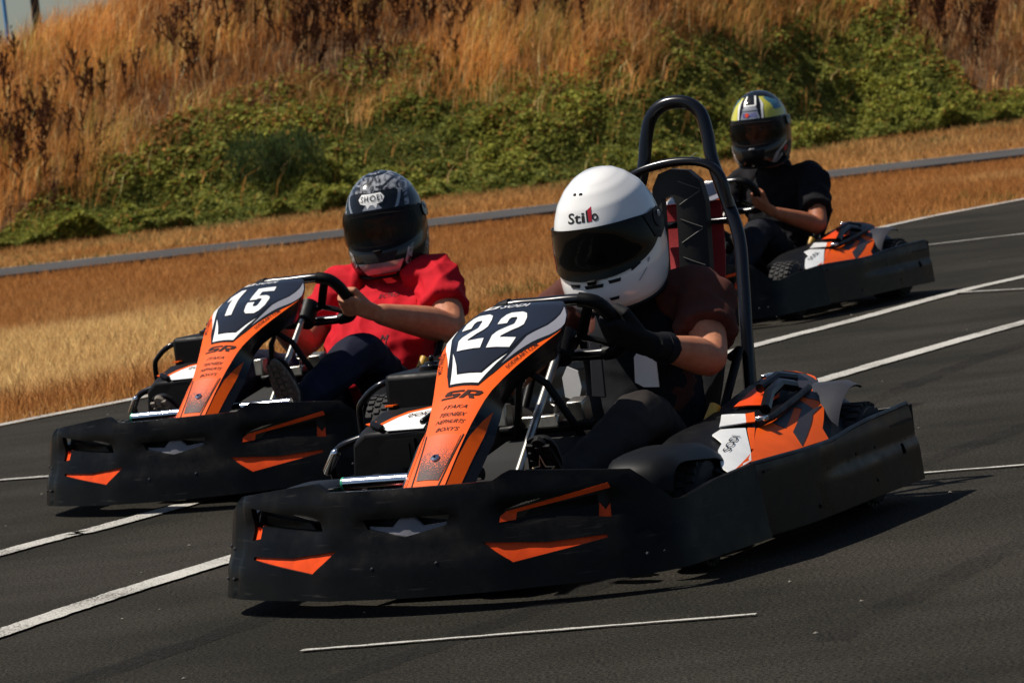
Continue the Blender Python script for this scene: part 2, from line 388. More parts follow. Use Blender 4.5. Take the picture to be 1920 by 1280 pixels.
def crom(P, t):
    n = len(P) - 1; i = max(0, min(n - 1, int(math.floor(t)))); f = t - i
    a = P[max(i - 1, 0)]; b = P[i]; c = P[i + 1]; d = P[min(i + 2, n)]
    return [0.5 * ((2 * q) + (-p + r) * f + (2 * p - 5 * q + 4 * r - s) * f * f + (-p + 3 * q - 3 * r + s) * f ** 3) for p, q, r, s in zip(a, b, c, d)]
def smooth_path(P, k=6, closed=False):
    if closed:
        Q = [P[-1]] + list(P) + [P[0], P[1]]
        return [crom(Q, 1 + i / k) for i in range(len(P) * k)]
    return [crom(P, i / k) for i in range((len(P) - 1) * k + 1)]
def interp(x, xs, ys):
    return float(np.interp(x, xs, ys))

# ------------------------------------------------------------------ setting: ground, track, bank
BANK_X = [-14, -9, -5, 0, 2, 3.5, 5.2, 7.5, 11, 16]
BANK_Y = [50, 51, 52.2, 53.6, 54.3, 56.5, 59.5, 60.5, 61, 61.5]
CREST_X = [-14, -7.5, -6.3, -4.6, -2, 2, 8, 16]
CREST_Z = [1.5, 2.0, 2.3, 2.85, 3.3, 3.6, 4.0, 4.2]
def bank_base(x): return float(np.interp(x, BANK_X, BANK_Y))
_LAT = RNG.uniform(-1, 1, (64, 256, 256))
def vnoise(x, y, k):
    xi = np.floor(x).astype(int); yi = np.floor(y).astype(int); fx = x - xi; fy = y - yi; fx = fx * fx * (3 - 2 * fx); fy = fy * fy * (3 - 2 * fy)
    l = _LAT[k % 64]; g = lambda a, b: l[a & 255, b & 255]
    return (g(xi, yi) * (1 - fx) + g(xi + 1, yi) * fx) * (1 - fy) + (g(xi, yi + 1) * (1 - fx) + g(xi + 1, yi + 1) * fx) * fy
def fbm(x, y, s, seed):
    x = np.asarray(x, float) * s; y = np.asarray(y, float) * s; k = int(seed)
    return .62 * vnoise(x, y, k) + .34 * vnoise(x * 2.03 + 7, y * 2.03 + 3, k + 1) + .18 * vnoise(x * 4.1 + 1, y * 4.1 + 9, k + 2)
def bz(x, y):
    x = np.asarray(x, float); y = np.asarray(y, float); t = y - np.interp(x, BANK_X, BANK_Y); c = np.interp(x, CREST_X, CREST_Z)
    z = t * .55 * np.minimum(1, .35 + t * .5) + .10 * fbm(x, y, .7, 50) * np.clip(t, 0, 1)
    return np.where(t <= 0, 0., np.where(z > c * .7, np.minimum(z, c + .06 * fbm(x, y, .9, 54) + .012 * (t - 4)), z))
def bank_z(x, y): return float(bz(x, y))
def grid_mesh(name, xs, ys, fz, mat):
    nx, ny = len(xs), len(ys); v = [(x, y, fz(x, y)) for y in ys for x in xs]
    f = [(j * nx + i, j * nx + i + 1, (j + 1) * nx + i + 1, (j + 1) * nx + i) for j in range(ny - 1) for i in range(nx - 1)]
    return mk(name, G().add(v, f), mat, smooth=60)
tag(mk('ground', G().add([(-900, -300, -.03), (900, -300, -.03), (900, 1500, -.03), (-900, 1500, -.03)], [(0, 1, 2, 3)]), 'dry_soil'), kind='structure')
# the near track: everything on the camera's side of the grass verge
EDGE = [(-30, -16), (-12, 4), (-6, 13.2), (-4, 16.6), (-2.35, 19.24), (-1.63, 20.32), (-.2, 22.9), (1.3, 26.3), (2.79, 30.0), (3.94, 31.89), (6, 35), (9, 38.5), (14, 42), (30, 46)]
GS = 1.0177
EDGE = [(x * GS, y * GS) for x, y in EDGE]
EDGE_S = [crom(EDGE, i / 6) for i in range((len(EDGE) - 1) * 6 + 1)]
track = tag(mk('race_track', G().add([(x, y, 0) for x, y in EDGE_S] + [(40, 46, 0), (40, -30, 0), (-30, -30, 0)], [tuple(range(len(EDGE_S) + 3))]), 'asphalt', smooth=0), kind='structure')
def strip(pts, w, z, jitter=0.):
    P = [Vector((p[0], p[1], 0)) for p in pts]; L_, R_ = [], []
    for i, p in enumerate(P):
        t = (P[min(i + 1, len(P) - 1)] - P[max(i - 1, 0)]).normalized(); n = Vector((-t.y, t.x, 0))
        ww = w if not isinstance(w, (list, tuple)) else w[0] + (w[1] - w[0]) * i / (len(P) - 1)
        a = ww / 2 + jitter * (noise.noise((p.x * 9, p.y * 9, 0)) + noise.noise((p.x * 31, p.y * 31, 2))); b = ww / 2 + jitter * (noise.noise((p.x * 9, p.y * 9, 5)) + noise.noise((p.x * 31, p.y * 31, 7)))
        L_.append(p + n * a + Vector((0, 0, z))); R_.append(p - n * b + Vector((0, 0, z)))
    n = len(P); return G().add(L_ + R_, [(i, i + 1, n + i + 1, n + i) for i in range(n - 1)])
def dense(pts, k=36): return [crom(pts, i / k) for i in range((len(pts) - 1) * k + 1)]
for nm, pts, w, mt in [
    ('painted_line', [(-3.6, 5.4), (-2.3, 8.7), (-1.4, 10.93), (-1.17, 11.5), (-.9, 12.09), (.1, 14.2), (1.19, 16.37), (1.58, 17.13), (2.2, 18.29), (3.6, 20.7), (6, 24.3)], .105, 'worn_paint'),
    ('painted_line', [(-4.4, 6.9), (-2.6, 11.1), (-1.65, 13.1), (-1.47, 13.46), (-1.29, 13.76), (-.2, 16.1), (1.01, 18.67), (1.59, 19.77), (2.21, 21.03), (2.64, 21.73), (4.0, 23.9), (6.5, 27.5)], .10, 'worn_paint'),
    ('painted_line', [(2.21, 20.95), (2.51, 20.62), (3.4, 19.6)], .05, 'thin_paint'),
    ('painted_line', [(-3.4, 16.6), (-1.98, 16.02), (-1.6, 15.85)], .06, 'thin_paint'),
    ('painted_line', [(2.3, 26.28), (2.94, 26.36), (3.6, 26.35), (5.0, 26.3)], .07, 'thin_paint'),
    ('painted_line', [(.9, 12.42), (1.15, 12.34), (1.43, 12.24), (2.6, 11.8)], .026, 'worn_paint'),
    ('painted_line', [(-.57, 9.87), (.0, 9.72), (.48, 9.59)], .024, 'worn_paint'),
    ('edge_line', EDGE[2:13], .10, 'worn_paint')]:
    mk(nm, strip(dense(pts if nm == 'edge_line' else [(x * GS, y * GS) for x, y in pts]), w, .006 if pts[0][0] != 2.21 else .0095, .006), mt, track)
for pts, w in (([(1.2, 15.2), (2.0, 17.2), (3.2, 19.5), (5, 22.3)], .11), ([(2.0, 14.9), (2.9, 16.8), (4.2, 19.0), (6, 21.5)], .12), ([(-2.2, 8.0), (-1.0, 10.2), (0.2, 12.8), (1.4, 15.1)], .11), ([(-1.4, 7.8), (-.2, 10.0), (1.0, 12.5), (2.4, 15.2)], .11), ([(.6, 9.2), (1.6, 11.4), (2.7, 13.2)], .10)):
    mk('tyre_mark', strip(dense(pts), w, .003, .02), 'tyre_mark', track)
# loose chips of stone on the tarmac
cg = G()
for _ in range(130):
    yy = random.uniform(8.5, 30); xx = random.uniform(-1, 1) * (.125 * yy + .6)
    if yy > float(np.interp(xx, [p[0] for p in EDGE_S], [p[1] for p in EDGE_S])) - .2: continue
    s_ = random.uniform(.0025, .006); rot = Matrix.Rotation(random.uniform(0, 6), 3, 'Z'); q_ = [rot @ Vector((math.cos(a_) * s_ * random.uniform(.7, 1.8), math.sin(a_) * s_ * random.uniform(.6, 1), 0)) for a_ in (0, 1.3, 2.6, 3.9, 5.2)]
    cg.add([Vector((xx, yy, .002)) + p for p in q_] + [Vector((xx, yy, .002 + s_ * .7))], [(i, (i + 1) % 5, 5) for i in range(5)])
tag(mk('stone_chips', cg, 'stone_chip', smooth=0), 'loose pale stone chips scattered over the tarmac', kind='stuff')
# far track beyond the grass, and the strip at the foot of the bank
FFX = [-40, -14, -4.9, -1.5, .35, 3.4, 5.4, 14, 40]; FFY = [40, 41.0, 41.2, 41.2, 41.6, 42.6, 42.7, 42.5, 41]
FF = [(x_, float(np.mean(np.interp(np.linspace(x_ - 1.5, x_ + 1.5, 9), FFX, FFY)))) for x_ in np.arange(-40, 40.1, 1.0)]
def far_slab():
    a = strip([(x, y + 1.2) for x, y in FF], 2.4, .05); n = len(a.v) // 2
    lo = [(p[0], p[1], -.03) for p in a.v]; return G().add(a.v + lo, a.f + [(n + i, n + i + 1, 3 * n + i + 1, 3 * n + i) for i in range(n - 1)] + [(i, i + 1, 2 * n + i + 1, 2 * n + i) for i in range(n - 1)])
far_t = tag(mk('far_track', far_slab, 'far_asphalt'), kind='structure')
mk('edge_line', strip([(x, y + 2.32) for x, y in FF], .08, .055, .03), 'thin_paint', far_t)
tag(grid_mesh('embankment', np.concatenate([[-60, -40, -25], np.arange(-16, 18.1, .35), [25, 40, 60]]), np.concatenate([np.arange(49, 68, .35), [70, 75, 90, 130]]), lambda x, y: bank_z(x, y) - .02, 'bank_soil'), kind='structure')

# ---- blades and leaves as numpy batches
def batch(name, V, F3, C, mat, kind='stuff', label=None):
    me = bpy.data.meshes.new(name); nv = len(V); nf = len(F3)
    me.vertices.add(nv); me.vertices.foreach_set('co', V.astype(np.float32).ravel())
    me.loops.add(nf * 3); me.loops.foreach_set('vertex_index', F3.astype(np.int32).ravel())
    me.polygons.add(nf); me.polygons.foreach_set('loop_start', np.arange(0, nf * 3, 3, dtype=np.int32))
    me.update(calc_edges=True)
    ca = me.color_attributes.new('Col', 'FLOAT_COLOR', 'POINT'); ca.data.foreach_set('color', np.concatenate([C, np.ones((nv, 1))], 1).astype(np.float32).ravel())
    me.materials.append(MATS[mat]); o = bpy.data.objects.new(name, me); COL.objects.link(o); o['kind'] = kind
    if label: o['label'] = label
    return o
def blades(P, H, W, lean, col, cjit=.12, az=None):
    """bent two-segment blades: 5 vertices, 3 triangles each"""
    n = len(P); a = RNG.uniform(0, 2 * np.pi, n); la = RNG.uniform(0, 2 * np.pi, n) if az is None else az + RNG.normal(0, .9, n)
    d = np.stack([np.cos(a), np.sin(a), np.zeros(n)], 1) * W[:, None] / 2
    ln = np.stack([np.cos(la), np.sin(la), np.zeros(n)], 1) * (lean * H)[:, None]
    up = np.zeros((n, 3)); up[:, 2] = H
    mid = P + up * .55 + ln * .28; tip = P + up * np.sqrt(np.clip(1 - lean ** 2 * .6, .1, 1))[:, None] + ln
    V = np.stack([P - d, P + d, mid - d * .75, mid + d * .75, tip], 1).reshape(-1, 3)
    b = np.arange(n)[:, None] * 5; F = np.concatenate([b + [0, 1, 3], b + [0, 3, 2], b + [2, 3, 4]], 1).reshape(-1, 3)
    c = np.clip(col * (1 + RNG.normal(0, cjit, (n, 1))), .002, .9); C = np.repeat(c, 5, 0)
    return V, F, C
# infield dry grass between the two tracks
ex = np.array([p[0] for p in EDGE_S]); ey = np.array([p[1] for p in EDGE_S])
def infield(n):
    y = 14 + 29 * RNG.uniform(0, 1, n) ** 1.1; x = RNG.uniform(-1, 1, n) * (.125 * y + 2.2)
    e = np.interp(x, ex, ey); f = np.interp(x, [p[0] for p in FF], [p[1] for p in FF])
    k = (y > e + .05) & (y < f - .03); return x[k], y[k], e[k], f[k]
x, y, e, f = infield(330000)
_x = RNG.uniform(-9, 10, 14000); _f = np.interp(_x, [p[0] for p in FF], [p[1] for p in FF]); _y = _f - RNG.uniform(.02, .6, 14000); x = np.concatenate([x, _x]); y = np.concatenate([y, _y]); e = np.concatenate([e, np.interp(_x, ex, ey)]); f = np.concatenate([f, _f])
nzv = fbm(x, y, .45, 1.); nz2 = fbm(x, y, 1.6, 4.); dist = y - e
straw = np.array([.74, .50, .21]); rust = np.array([.42, .190, .058]); tan = np.array([.52, .28, .09])
bandy = np.clip((dist - 1.2) / 2.0, 0, 1) * np.clip((29.5 + 1.5 * nzv - y) / 3.5, 0, 1) * np.clip((1.5 - x) / 2.0, 0, 1)
k = np.clip(bandy * 1.25 + nzv * .35 + nz2 * .25 - .08, 0, 1)[:, None]
col = rust * (1 - k) + straw * k
k2 = np.clip(1.1 - dist / .9 + nz2 * .6, 0, 1)[:, None] * .75; col = col * (1 - k2) + tan * k2
grn = ((RNG.uniform(0, 1, len(x)) < .5) & (nz2 > .44) & (dist < 3.5))[:, None]; col = np.where(grn, np.array([.13, .135, .035]), col)
H = (.058 + .055 * RNG.uniform(0, 1, len(x)) + .045 * nzv) * np.clip(.45 + dist * .5, .45, 1); H = np.clip(H, .03, .2) * np.clip(.30 + (f - y) * .07, .30, 1)
H = np.where(f - y < .7, np.maximum(H, .028 + .065 * RNG.uniform(0, 1, len(x)) ** 2.2 * (1 + nz2)), H)
V, F, C = blades(np.stack([x, y, np.full(len(x), -.03)], 1), H + .03, RNG.uniform(.004, .009, len(x)), RNG.uniform(.1, .75, len(x)), col, .22)
batch('dry_grass', V, F, C, 'grass_blades', label='dry straw coloured grass between the two tracks')
# narrow strip between far track and bank
n = 75000; x = RNG.uniform(-14, 14, n); fy = np.interp(x, [p[0] for p in FF], [p[1] for p in FF]) + 2.65; by = np.interp(x, BANK_X, BANK_Y) + .6
y = fy + (by - fy) * RNG.uniform(0, 1, n); nzv = fbm(x, y, .9, 9.)
kk = np.clip(.45 + nzv * .9, 0, 1)[:, None]; col = np.array([.40, .185, .055]) * (1 - kk) + np.array([.62, .36, .13]) * kk
grn = ((nzv > .32) & (RNG.uniform(0, 1, n) < .55))[:, None]; col = np.where(grn, np.array([.15, .14, .045]), col)
V, F, C = blades(np.stack([x, y, np.full(n, -.03)], 1), RNG.uniform(.07, .16, n), RNG.uniform(.008, .018, n), RNG.uniform(.2, .8, n), col, .2)
batch('verge_grass', V, F, C, 'grass_blades', label='short dry grass strip beyond the far track')

# brambles low on the bank, tall dry grass above them
GX = [-6.9, -6.1, -4.9, -4.0, -3.2, -1.9, -1.1, 0, 1.0, 2.1, 2.8, 3.4, 4.7, 6.0, 6.6, 7.0, 8.5, 12]
GT = [0, .5, 1.4, 2.0, 2.5, 2.9, 3.2, 2.8, 2.5, 2.7, 3.4, 3.9, 4.3, 4.0, 1.9, .8, .6, .7]   # how far up the bank the brambles reach
n = 380000; x = RNG.uniform(-7, 11, n); top = np.interp(x, GX, GT); t = RNG.uniform(-.15, 1.12, n) ** 1.0 * top
y = np.interp(x, BANK_X, BANK_Y) + t
l1 = fbm(x, y, .9, 21.); l2 = fbm(x, y, 2.6, 25.); lump = np.clip(.15 + .20 * l1 + .22 * l2, .02, .5) * np.clip(top * .9, 0, 1)
frac = t / np.maximum(top, .05)
keep = (top > .1) & (RNG.uniform(0, 1, n) < np.clip(1.52 - 1.15 * np.maximum(frac + l1 * .65 + l2 * .40, 0), .0, 1)); x, y, t, l1, l2, lump, frac = [q[keep] for q in (x, y, t, l1, l2, lump, frac)]
n = len(x); hh = lump * np.sqrt(RNG.uniform(.05, 1, n)) + .02; z = bz(x, y) + hh
P = np.stack([x, y, z], 1)
nrm = RNG.normal(0, .75, (n, 3)) + np.array([-.1, -.45, .75]); nrm /= np.linalg.norm(nrm, axis=1)[:, None]
a = np.cross(nrm, RNG.normal(0, 1, (n, 3))); a /= np.linalg.norm(a, axis=1)[:, None]; b = np.cross(nrm, a)
sz = (RNG.uniform(.016, .044, n) * (1 + .25 * l2))[:, None]
V = np.stack([P - a * sz, P + b * sz * .62 + nrm * sz * .18, P + a * sz * 1.05, P - b * sz * .62 + nrm * sz * .18], 1).reshape(-1, 3)
q = np.arange(n)[:, None] * 4; F = np.concatenate([q + [0, 1, 2], q + [0, 2, 3]], 1).reshape(-1, 3)
rnd = RNG.uniform(0, 1, (n, 1)); tint = np.clip(.5 + .7 * l1 + .4 * l2, 0, 1)[:, None]; col = (np.array([.105, .120, .028]) * (1 - rnd) + np.array([.25, .24, .058]) * rnd) * (.80 + .45 * tint) * np.concatenate([.98 + .12 * tint, 1.1 + 0 * tint, 1 - .3 * tint], 1)
dead = (RNG.uniform(0, 1, n) < np.clip(.035 + .5 * np.maximum(frac - .50 + .6 * l2, 0), 0, .7))[:, None]; col = np.where(dead, np.array([.32, .15, .04]) * (.5 + rnd), col)
yel = (RNG.uniform(0, 1, n) < .06)[:, None]; col = np.where(yel & ~dead, np.array([.34, .28, .05]), col)
batch('bramble_thicket', V, F, np.repeat(col, 4, 0), 'leaf_blades', label='green bramble thicket covering the foot of the bank')
# tall dry grass and dead weeds
n = 150000; x = RNG.uniform(-15, 14, n); base = np.interp(x, BANK_X, BANK_Y); top = np.interp(x, GX, GT, left=0)
t = RNG.uniform(0, 1, n) ** .9 * 8.5; y = base + t; l1 = fbm(x, y, .55, 41.); l2 = fbm(x, y, 1.8, 47.)
keep = RNG.uniform(0, 1, n) < np.clip((t - top * .58) / .9 + l2 * .8, .022, 1); x, y, t, l1, l2 = [q[keep] for q in (x, y, t, l1, l2)]; n = len(x)
kk = np.clip(.45 + l1 * .7 + l2 * .5, 0, 1)[:, None]; col = np.array([.235, .095, .030]) * (1 - kk) + np.array([.66, .315, .085]) * kk; pal = np.clip(l2 * 1.4 - .35, 0, 1)[:, None]; col = col * (1 - pal) + np.array([.62, .37, .14]) * pal
st = (RNG.uniform(0, 1, n) < .10)[:, None]; col = np.where(st, np.array([.75, .48, .22]), col)
gr = ((l2 > .30) & (RNG.uniform(0, 1, n) < .35))[:, None]; col = np.where(gr, np.array([.26, .22, .05]), col)
l3 = fbm(x, y, 3.2, 33)[:, None]; col = col * np.clip(1.12 + .65 * l3, .5, 1.7)
H = RNG.uniform(.14, .60, n) * (1 + .6 * l1 + .3 * l2)
V, F, C = blades(np.stack([x, y, bz(x, y) - .02], 1), H, RNG.uniform(.006, .017, n), RNG.uniform(.1, .85, n), col, .25, az=.4)
batch('tall_dry_grass', V, F, C, 'grass_blades', label='tall rusty dry grass covering the upper bank')
n = 1500; x = RNG.uniform(-10, 12, n); y = np.interp(x, BANK_X, BANK_Y) + np.interp(x, GX, GT, left=0) * .7 + RNG.uniform(0, 5.5, n)
V, F, C = blades(np.stack([x, y, bz(x, y)], 1), RNG.uniform(.3, .8, n), RNG.uniform(.006, .011, n), RNG.uniform(.2, 1.05, n), np.tile(np.array([.66, .42, .19]), (n, 1)), .2)
batch('straw_stems', V, F, C, 'grass_blades', label='pale straw stems criss-crossing the bank')
# dark seed-headed dead stalks standing in the dry grass
SV, SF, SCc = [], [], []; cnt = 0
clumps = [(-3.9, 3.6, 12), (-3.3, 4.2, 12), (-2.8, 4.6, 12), (-2.35, 3.6, 16), (-1.9, 4.3, 16), (-1.55, 3.4, 15), (-1.0, 3.9, 14), (-.5, 3.3, 14), (.4, 3.9, 13), (1.2, 3.6, 10), (2.2, 3.9, 9), (5.9, 4.2, 10), (6.7, 2.2, 14), (7.2, 2.0, 14), (7.6, 2.8, 12), (-5.9, 1.4, 16), (-5.4, 1.9, 12), (-6.6, 1.6, 12), (-5.0, 2.6, 9), (-6.2, 3.0, 9), (-.9, 5, 10), (.2, 5.2, 8), (8.4, 2.4, 14)]
for cx, ct, m in clumps:
    for _ in range(m):
        sx = cx + random.gauss(0, .22); sy = bank_base(cx) + ct + random.gauss(0, .35); h = random.uniform(.45, 1.05)
        ln = (random.gauss(.12, .16), random.gauss(0, .1)); p0 = Vector((sx, sy, bank_z(sx, sy) - .03)); c = Vector((.055, .022, .012)) * random.uniform(.6, 1.9)
        def quadl(a, b, w):
            global cnt
            d = (b - a).cross(Vector((0, 1, 0))).normalized() * w
            SV.extend([a - d, a + d, b + d * .6, b - d * .6]); SF.extend([(cnt, cnt + 1, cnt + 2), (cnt, cnt + 2, cnt + 3)]); SCc.extend([c] * 4); cnt += 4
        tp = p0 + Vector((ln[0] * h, ln[1] * h, h)); quadl(p0, tp, .006)
        for _b in range(random.randint(3, 6)):
            f0 = random.uniform(.4, .85); a = p0.lerp(tp, f0); b = a + Vector((random.gauss(0, .09), random.gauss(0, .06), random.uniform(.12, .3))); quadl(a, b, .004)
            for _s in range(7):
                q0 = a.lerp(b, random.uniform(.2, 1)); quadl(q0, q0 + Vector((random.gauss(0, .014), random.gauss(0, .014), .03)), .010)
        for _s in range(14):
            q0 = p0.lerp(tp, random.uniform(.55, 1.02)); quadl(q0, q0 + Vector((random.gauss(0, .02), random.gauss(0, .02), .035)), .012)
batch('dead_stalks', np.array([tuple(p) for p in SV]), np.array(SF), np.array([tuple(p) for p in SCc]), 'grass_blades', label='dark dead weed stalks standing in the dry grass')

# one darker broom-like bush in the brambles
bush = empty('bush', (-2.75, bank_base(-2.75) + .9, bank_z(-2.75, bank_base(-2.75) + .9)), 0, 'dark feathery green bush rising out of the brambles left of centre', 'bush')
mk('trunk', lambda: G().tube([(0, 0, -.1), (.03, 0, .25), (.05, .02, .5)], [.025, .018, .008], 6).tube([(.02, 0, .1), (-.15, .05, .45)], [.014, .006], 6).tube([(.02, 0, .1), (.2, -.04, .42)], [.014, .006], 6), 'pole_brown', bush)
n = 4200; th = RNG.uniform(0, 2 * np.pi, n); rr = np.sqrt(RNG.uniform(0, 1, n)); bx = .42 * rr * np.cos(th) + np.where(RNG.uniform(0, 1, n) < .5, -.2, .28); byy = .32 * rr * np.sin(th)
zt = RNG.uniform(.05, .75, n) * (1 - .35 * rr)
V, F, C = blades(np.stack([bx, byy, zt], 1), RNG.uniform(.05, .13, n), RNG.uniform(.006, .012, n), RNG.uniform(.1, .8, n), np.tile(np.array([.050, .078, .026]), (n, 1)), .3)
cr = batch('crown', V, F, C, 'leaf_blades'); del cr['kind']; cr.parent = bush
# things behind the crest at the far left
pole = empty('utility_pole', (-7.66, 75, 0), 0, 'dark wooden pole behind the grassy crest', 'pole')
mk('shaft', lambda: G().tube([(0, 0, -.1), (0, 0, 7.5)], [.085, .07], 12), 'pole_brown', pole)
mk('crossarm', lambda: G().box((0, -.09, 7.0), (1.5, .1, .12)), 'pole_brown', pole, bevel=.01)
for i in (-.6, 0, .6): mk('insulator', lambda: G().lathe([(0, .03), (.05, .035), (.09, .02), (.12, .025), (.12, 0)], 10, (0, 0, 0), 'Z'), 'grey_film', pole, key='insul').location = (i, -.09, 7.06)
bp_ = empty('flag_pole', (-8.2, 75, 0), 0, 'thin bright blue pole at the top left corner', 'pole')
mk('shaft', lambda: G().tube([(0, 0, -.1), (0, 0, 6.5)], [.036, .03], 10), 'blue_steel', bp_)
mk('base_plate', lambda: G().box((0, 0, .01), (.3, .3, .03)), 'blue_steel', bp_, bevel=.005)
hut = empty('hut', (-10.05, 79, 0), 0, 'white walled hut with dark roof behind the crest', 'hut')
mk('wall', lambda: G().prism([(-1.6, 0), (1.6, 0), (1.6, 2.95), (0, 3.75), (-1.6, 2.95)], -2, 2), 'hut_white', hut)
mk('roof', lambda: G().prism([(-1.85, 2.86), (-1.85, 2.96), (0, 3.90), (1.85, 2.96), (1.85, 2.86), (0, 3.78)], -2.15, 2.15), 'hut_roof', hut)
mk('door', lambda: G().box((.4, -2.02, 1.0), (.9, .06, 2.0)), 'grey_film', hut, bevel=.006)

# ------------------------------------------------------------------ karts (x forward, y to the driver's left, z up; rear axle near x = -0.12)
FAIR = [(1.412, .054, .272, .004), (1.335, .055, .330, .006), (1.259, .058, .387, .008), (1.19, .068, .440, .010), (1.124, .083, .487, .013),
        (1.03, .113, .535, .018), (.938, .141, .572, .024), (.87, .155, .594, .027), (.815, .160, .610, .026), (.75, .150, .638, .016), (.70, .125, .662, .008), (.668, .105, .672, .003)]
def fair(t, u, off=0.):
    x, w, z, c = crom(FAIR, t)
    return (x + off * .5, w * u, z + c * (1 - u * u) + off * .85)
FT = [0, 2, 3.4, 5, 8, 11]; FBX = [-.05, -.055, -.055, -.045, -.02, -.005]; FBZ = [-.022, -.026, -.045, -.055, -.075, -.04]; FBY = [.050, .052, .020, -.025, -.035, -.02]
def fside(sgn):
    def fn(t, v, off=0.):
        x, y, z = fair(t, sgn); return (x + v * interp(t, FT, FBX), y + sgn * v * interp(t, FT, FBY) + sgn * off * .6, z + v * interp(t, FT, FBZ) + off * .7)
    return fn
def und(t, s):
    x, y, z = fside(s)(t, 1); return (x - .012, y * .75, z - .010)
def fairing_body():
    rings = []
    for i in range(0, 45):
        t = i * .25; us = [-1, -.75, -.5, -.25, 0, .25, .5, .75, 1]
        ring = [fair(t, u) for u in us] + [fside(1)(t, .5), fside(1)(t, 1), und(t, 1)] + [und(t, -1), fside(-1)(t, 1), fside(-1)(t, .5)]
        rings.append(ring)
    return G().loft(rings)
BP = [(1.548, 0), (1.540, .12), (1.522, .235), (1.500, .29), (1.447, .43), (1.377, .560), (1.282, .628), (1.10, .664), (.905, .698)]
class Path:
    def __init__(s, pts, k=12):
        s.p = [crom(pts, i / k) for i in range((len(pts) - 1) * k + 1)]; s.s = [0]
        for a, b in zip(s.p, s.p[1:]): s.s.append(s.s[-1] + math.hypot(b[0] - a[0], b[1] - a[1]))
        s.len = s.s[-1]
    def at(s, q):
        q = max(1e-6, min(s.len - 1e-6, q)); i = max(0, min(len(s.s) - 2, bisect.bisect_right(s.s, q) - 1)); f = (q - s.s[i]) / (s.s[i + 1] - s.s[i])
        a, b = s.p[i], s.p[i + 1]; j, k = max(0, i - 3), min(len(s.p) - 1, i + 4); tx, ty = s.p[k][0] - s.p[j][0], s.p[k][1] - s.p[j][1]; l = math.hypot(tx, ty)
        return a[0] + (b[0] - a[0]) * f, a[1] + (b[1] - a[1]) * f, ty / l, -tx / l
BUMP = Path([(x, -y) for x, y in BP[:0:-1]] + BP); B0 = BUMP.len / 2
def sst(x, a, b): x = max(0., min(1., (x - a) / (b - a))); return x * x * (3 - 2 * x)
def relief(s, z):
    a = abs(s); ch = math.exp(-((z - .205) / .030) ** 2) * sst(a, .20, .28) * (1 - sst(a, .52, .60)); ct = math.exp(-((z - .198) / .026) ** 2) * (1 - sst(a, .11, .17))
    return -.013 * ch - .009 * ct + .010 * (1 - sst(z, .095, .150)) * (1 - sst(a, .62, .8)) - .008 * sst(z, .262, .30) - .006 * math.exp(-((a - .585) / .012) ** 2)
def bump(s, z, off=0.):
    x, y, nx, ny = BUMP.at(s + B0); o = off + .03 * (1 - z / .2) + relief(s, z)
    return (x + nx * o, y + ny * o, z)
def s_at(y):
    return min((abs(BUMP.p[i][1] - y), BUMP.s[i] - B0) for i in range(len(BUMP.p)))[1]
def mir(poly): return [(-a, b) for a, b in reversed(poly)]
SLOT = [(.252, .195), (.27, .222), (.532, .256), (.529, .174), (.496, .178), (.499, .208), (.296, .194)]
TRI = [(.204, .146), (.274, .091), (.513, .126), (.512, .134), (.362, .131)]
CTR = [(-.122, .220), (-.110, .195), (0, .173), (.110, .195), (.122, .220)]
def bumper_shell():
    sx = [0, s_at(.235), s_at(.285), s_at(.556), s_at(.622), s_at(.636), s_at(.664), B0]; sz = [.292, .292, .314, .284, .196, .193, .216, .231]
    top = list(zip(sx, sz)); outer = [(-B0, .036)] + [(-a, b) for a, b in reversed(top)] + top[1:] + [(B0, .036), (.6, .026), (0, .024), (-.6, .026)]
    return drape(outer, bump, 0, holes=[SLOT, mir(SLOT), TRI, mir(TRI), CTR], du=.0245, dv=.0195, thick=.016)
PODL = Path([(.902, .694), (.6, .714), (.3, .720), (0, .714), (-.34, .693)])
def pod(sgn):
    def fn(s, z, off=0.):
        x, y, nx, ny = PODL.at(s); o = off + .012 * (1 - z / .2) - .008 * sst(z, .128, .152) * sst(s, .35, .6) - .005 * sst(z, .2, .24)
        return (x + nx * o, sgn * (y + ny * o), z)
    return fn
REARP = Path([(-.343, .680), (-.352, .62), (-.372, .4), (-.385, 0), (-.372, -.4), (-.352, -.62), (-.343, -.680)])
def rearb(s, z, off=0.):
    x, y, nx, ny = REARP.at(s); return (x - nx * off, y - ny * off, z)
EC = [(.93, .42, .262, .53, .250, .632, .215), (.68, .38, .300, .51, .288, .636, .216), (.40, .375, .318, .51, .291, .636, .213), (.10, .37, .362, .50, .318, .636, .210), (-.10, .37, .378, .50, .333, .63, .208), (-.24, .37, .366, .49, .322, .61, .206), (-.30, .38, .33, .47, .29, .56, .206)]
def ecov(a, b, off=0.):
    x, y0, z0, y1, z1, y2, z2 = crom(EC, a); q = lambda p0, p1, p2: p0 * (1 - b) * (1 - 2 * b) + 4 * p1 * b * (1 - b) + p2 * b * (2 * b - 1)
    return (x, q(y0, y1, y2) + off * .45, q(z0, z1, z2) + off * .9)

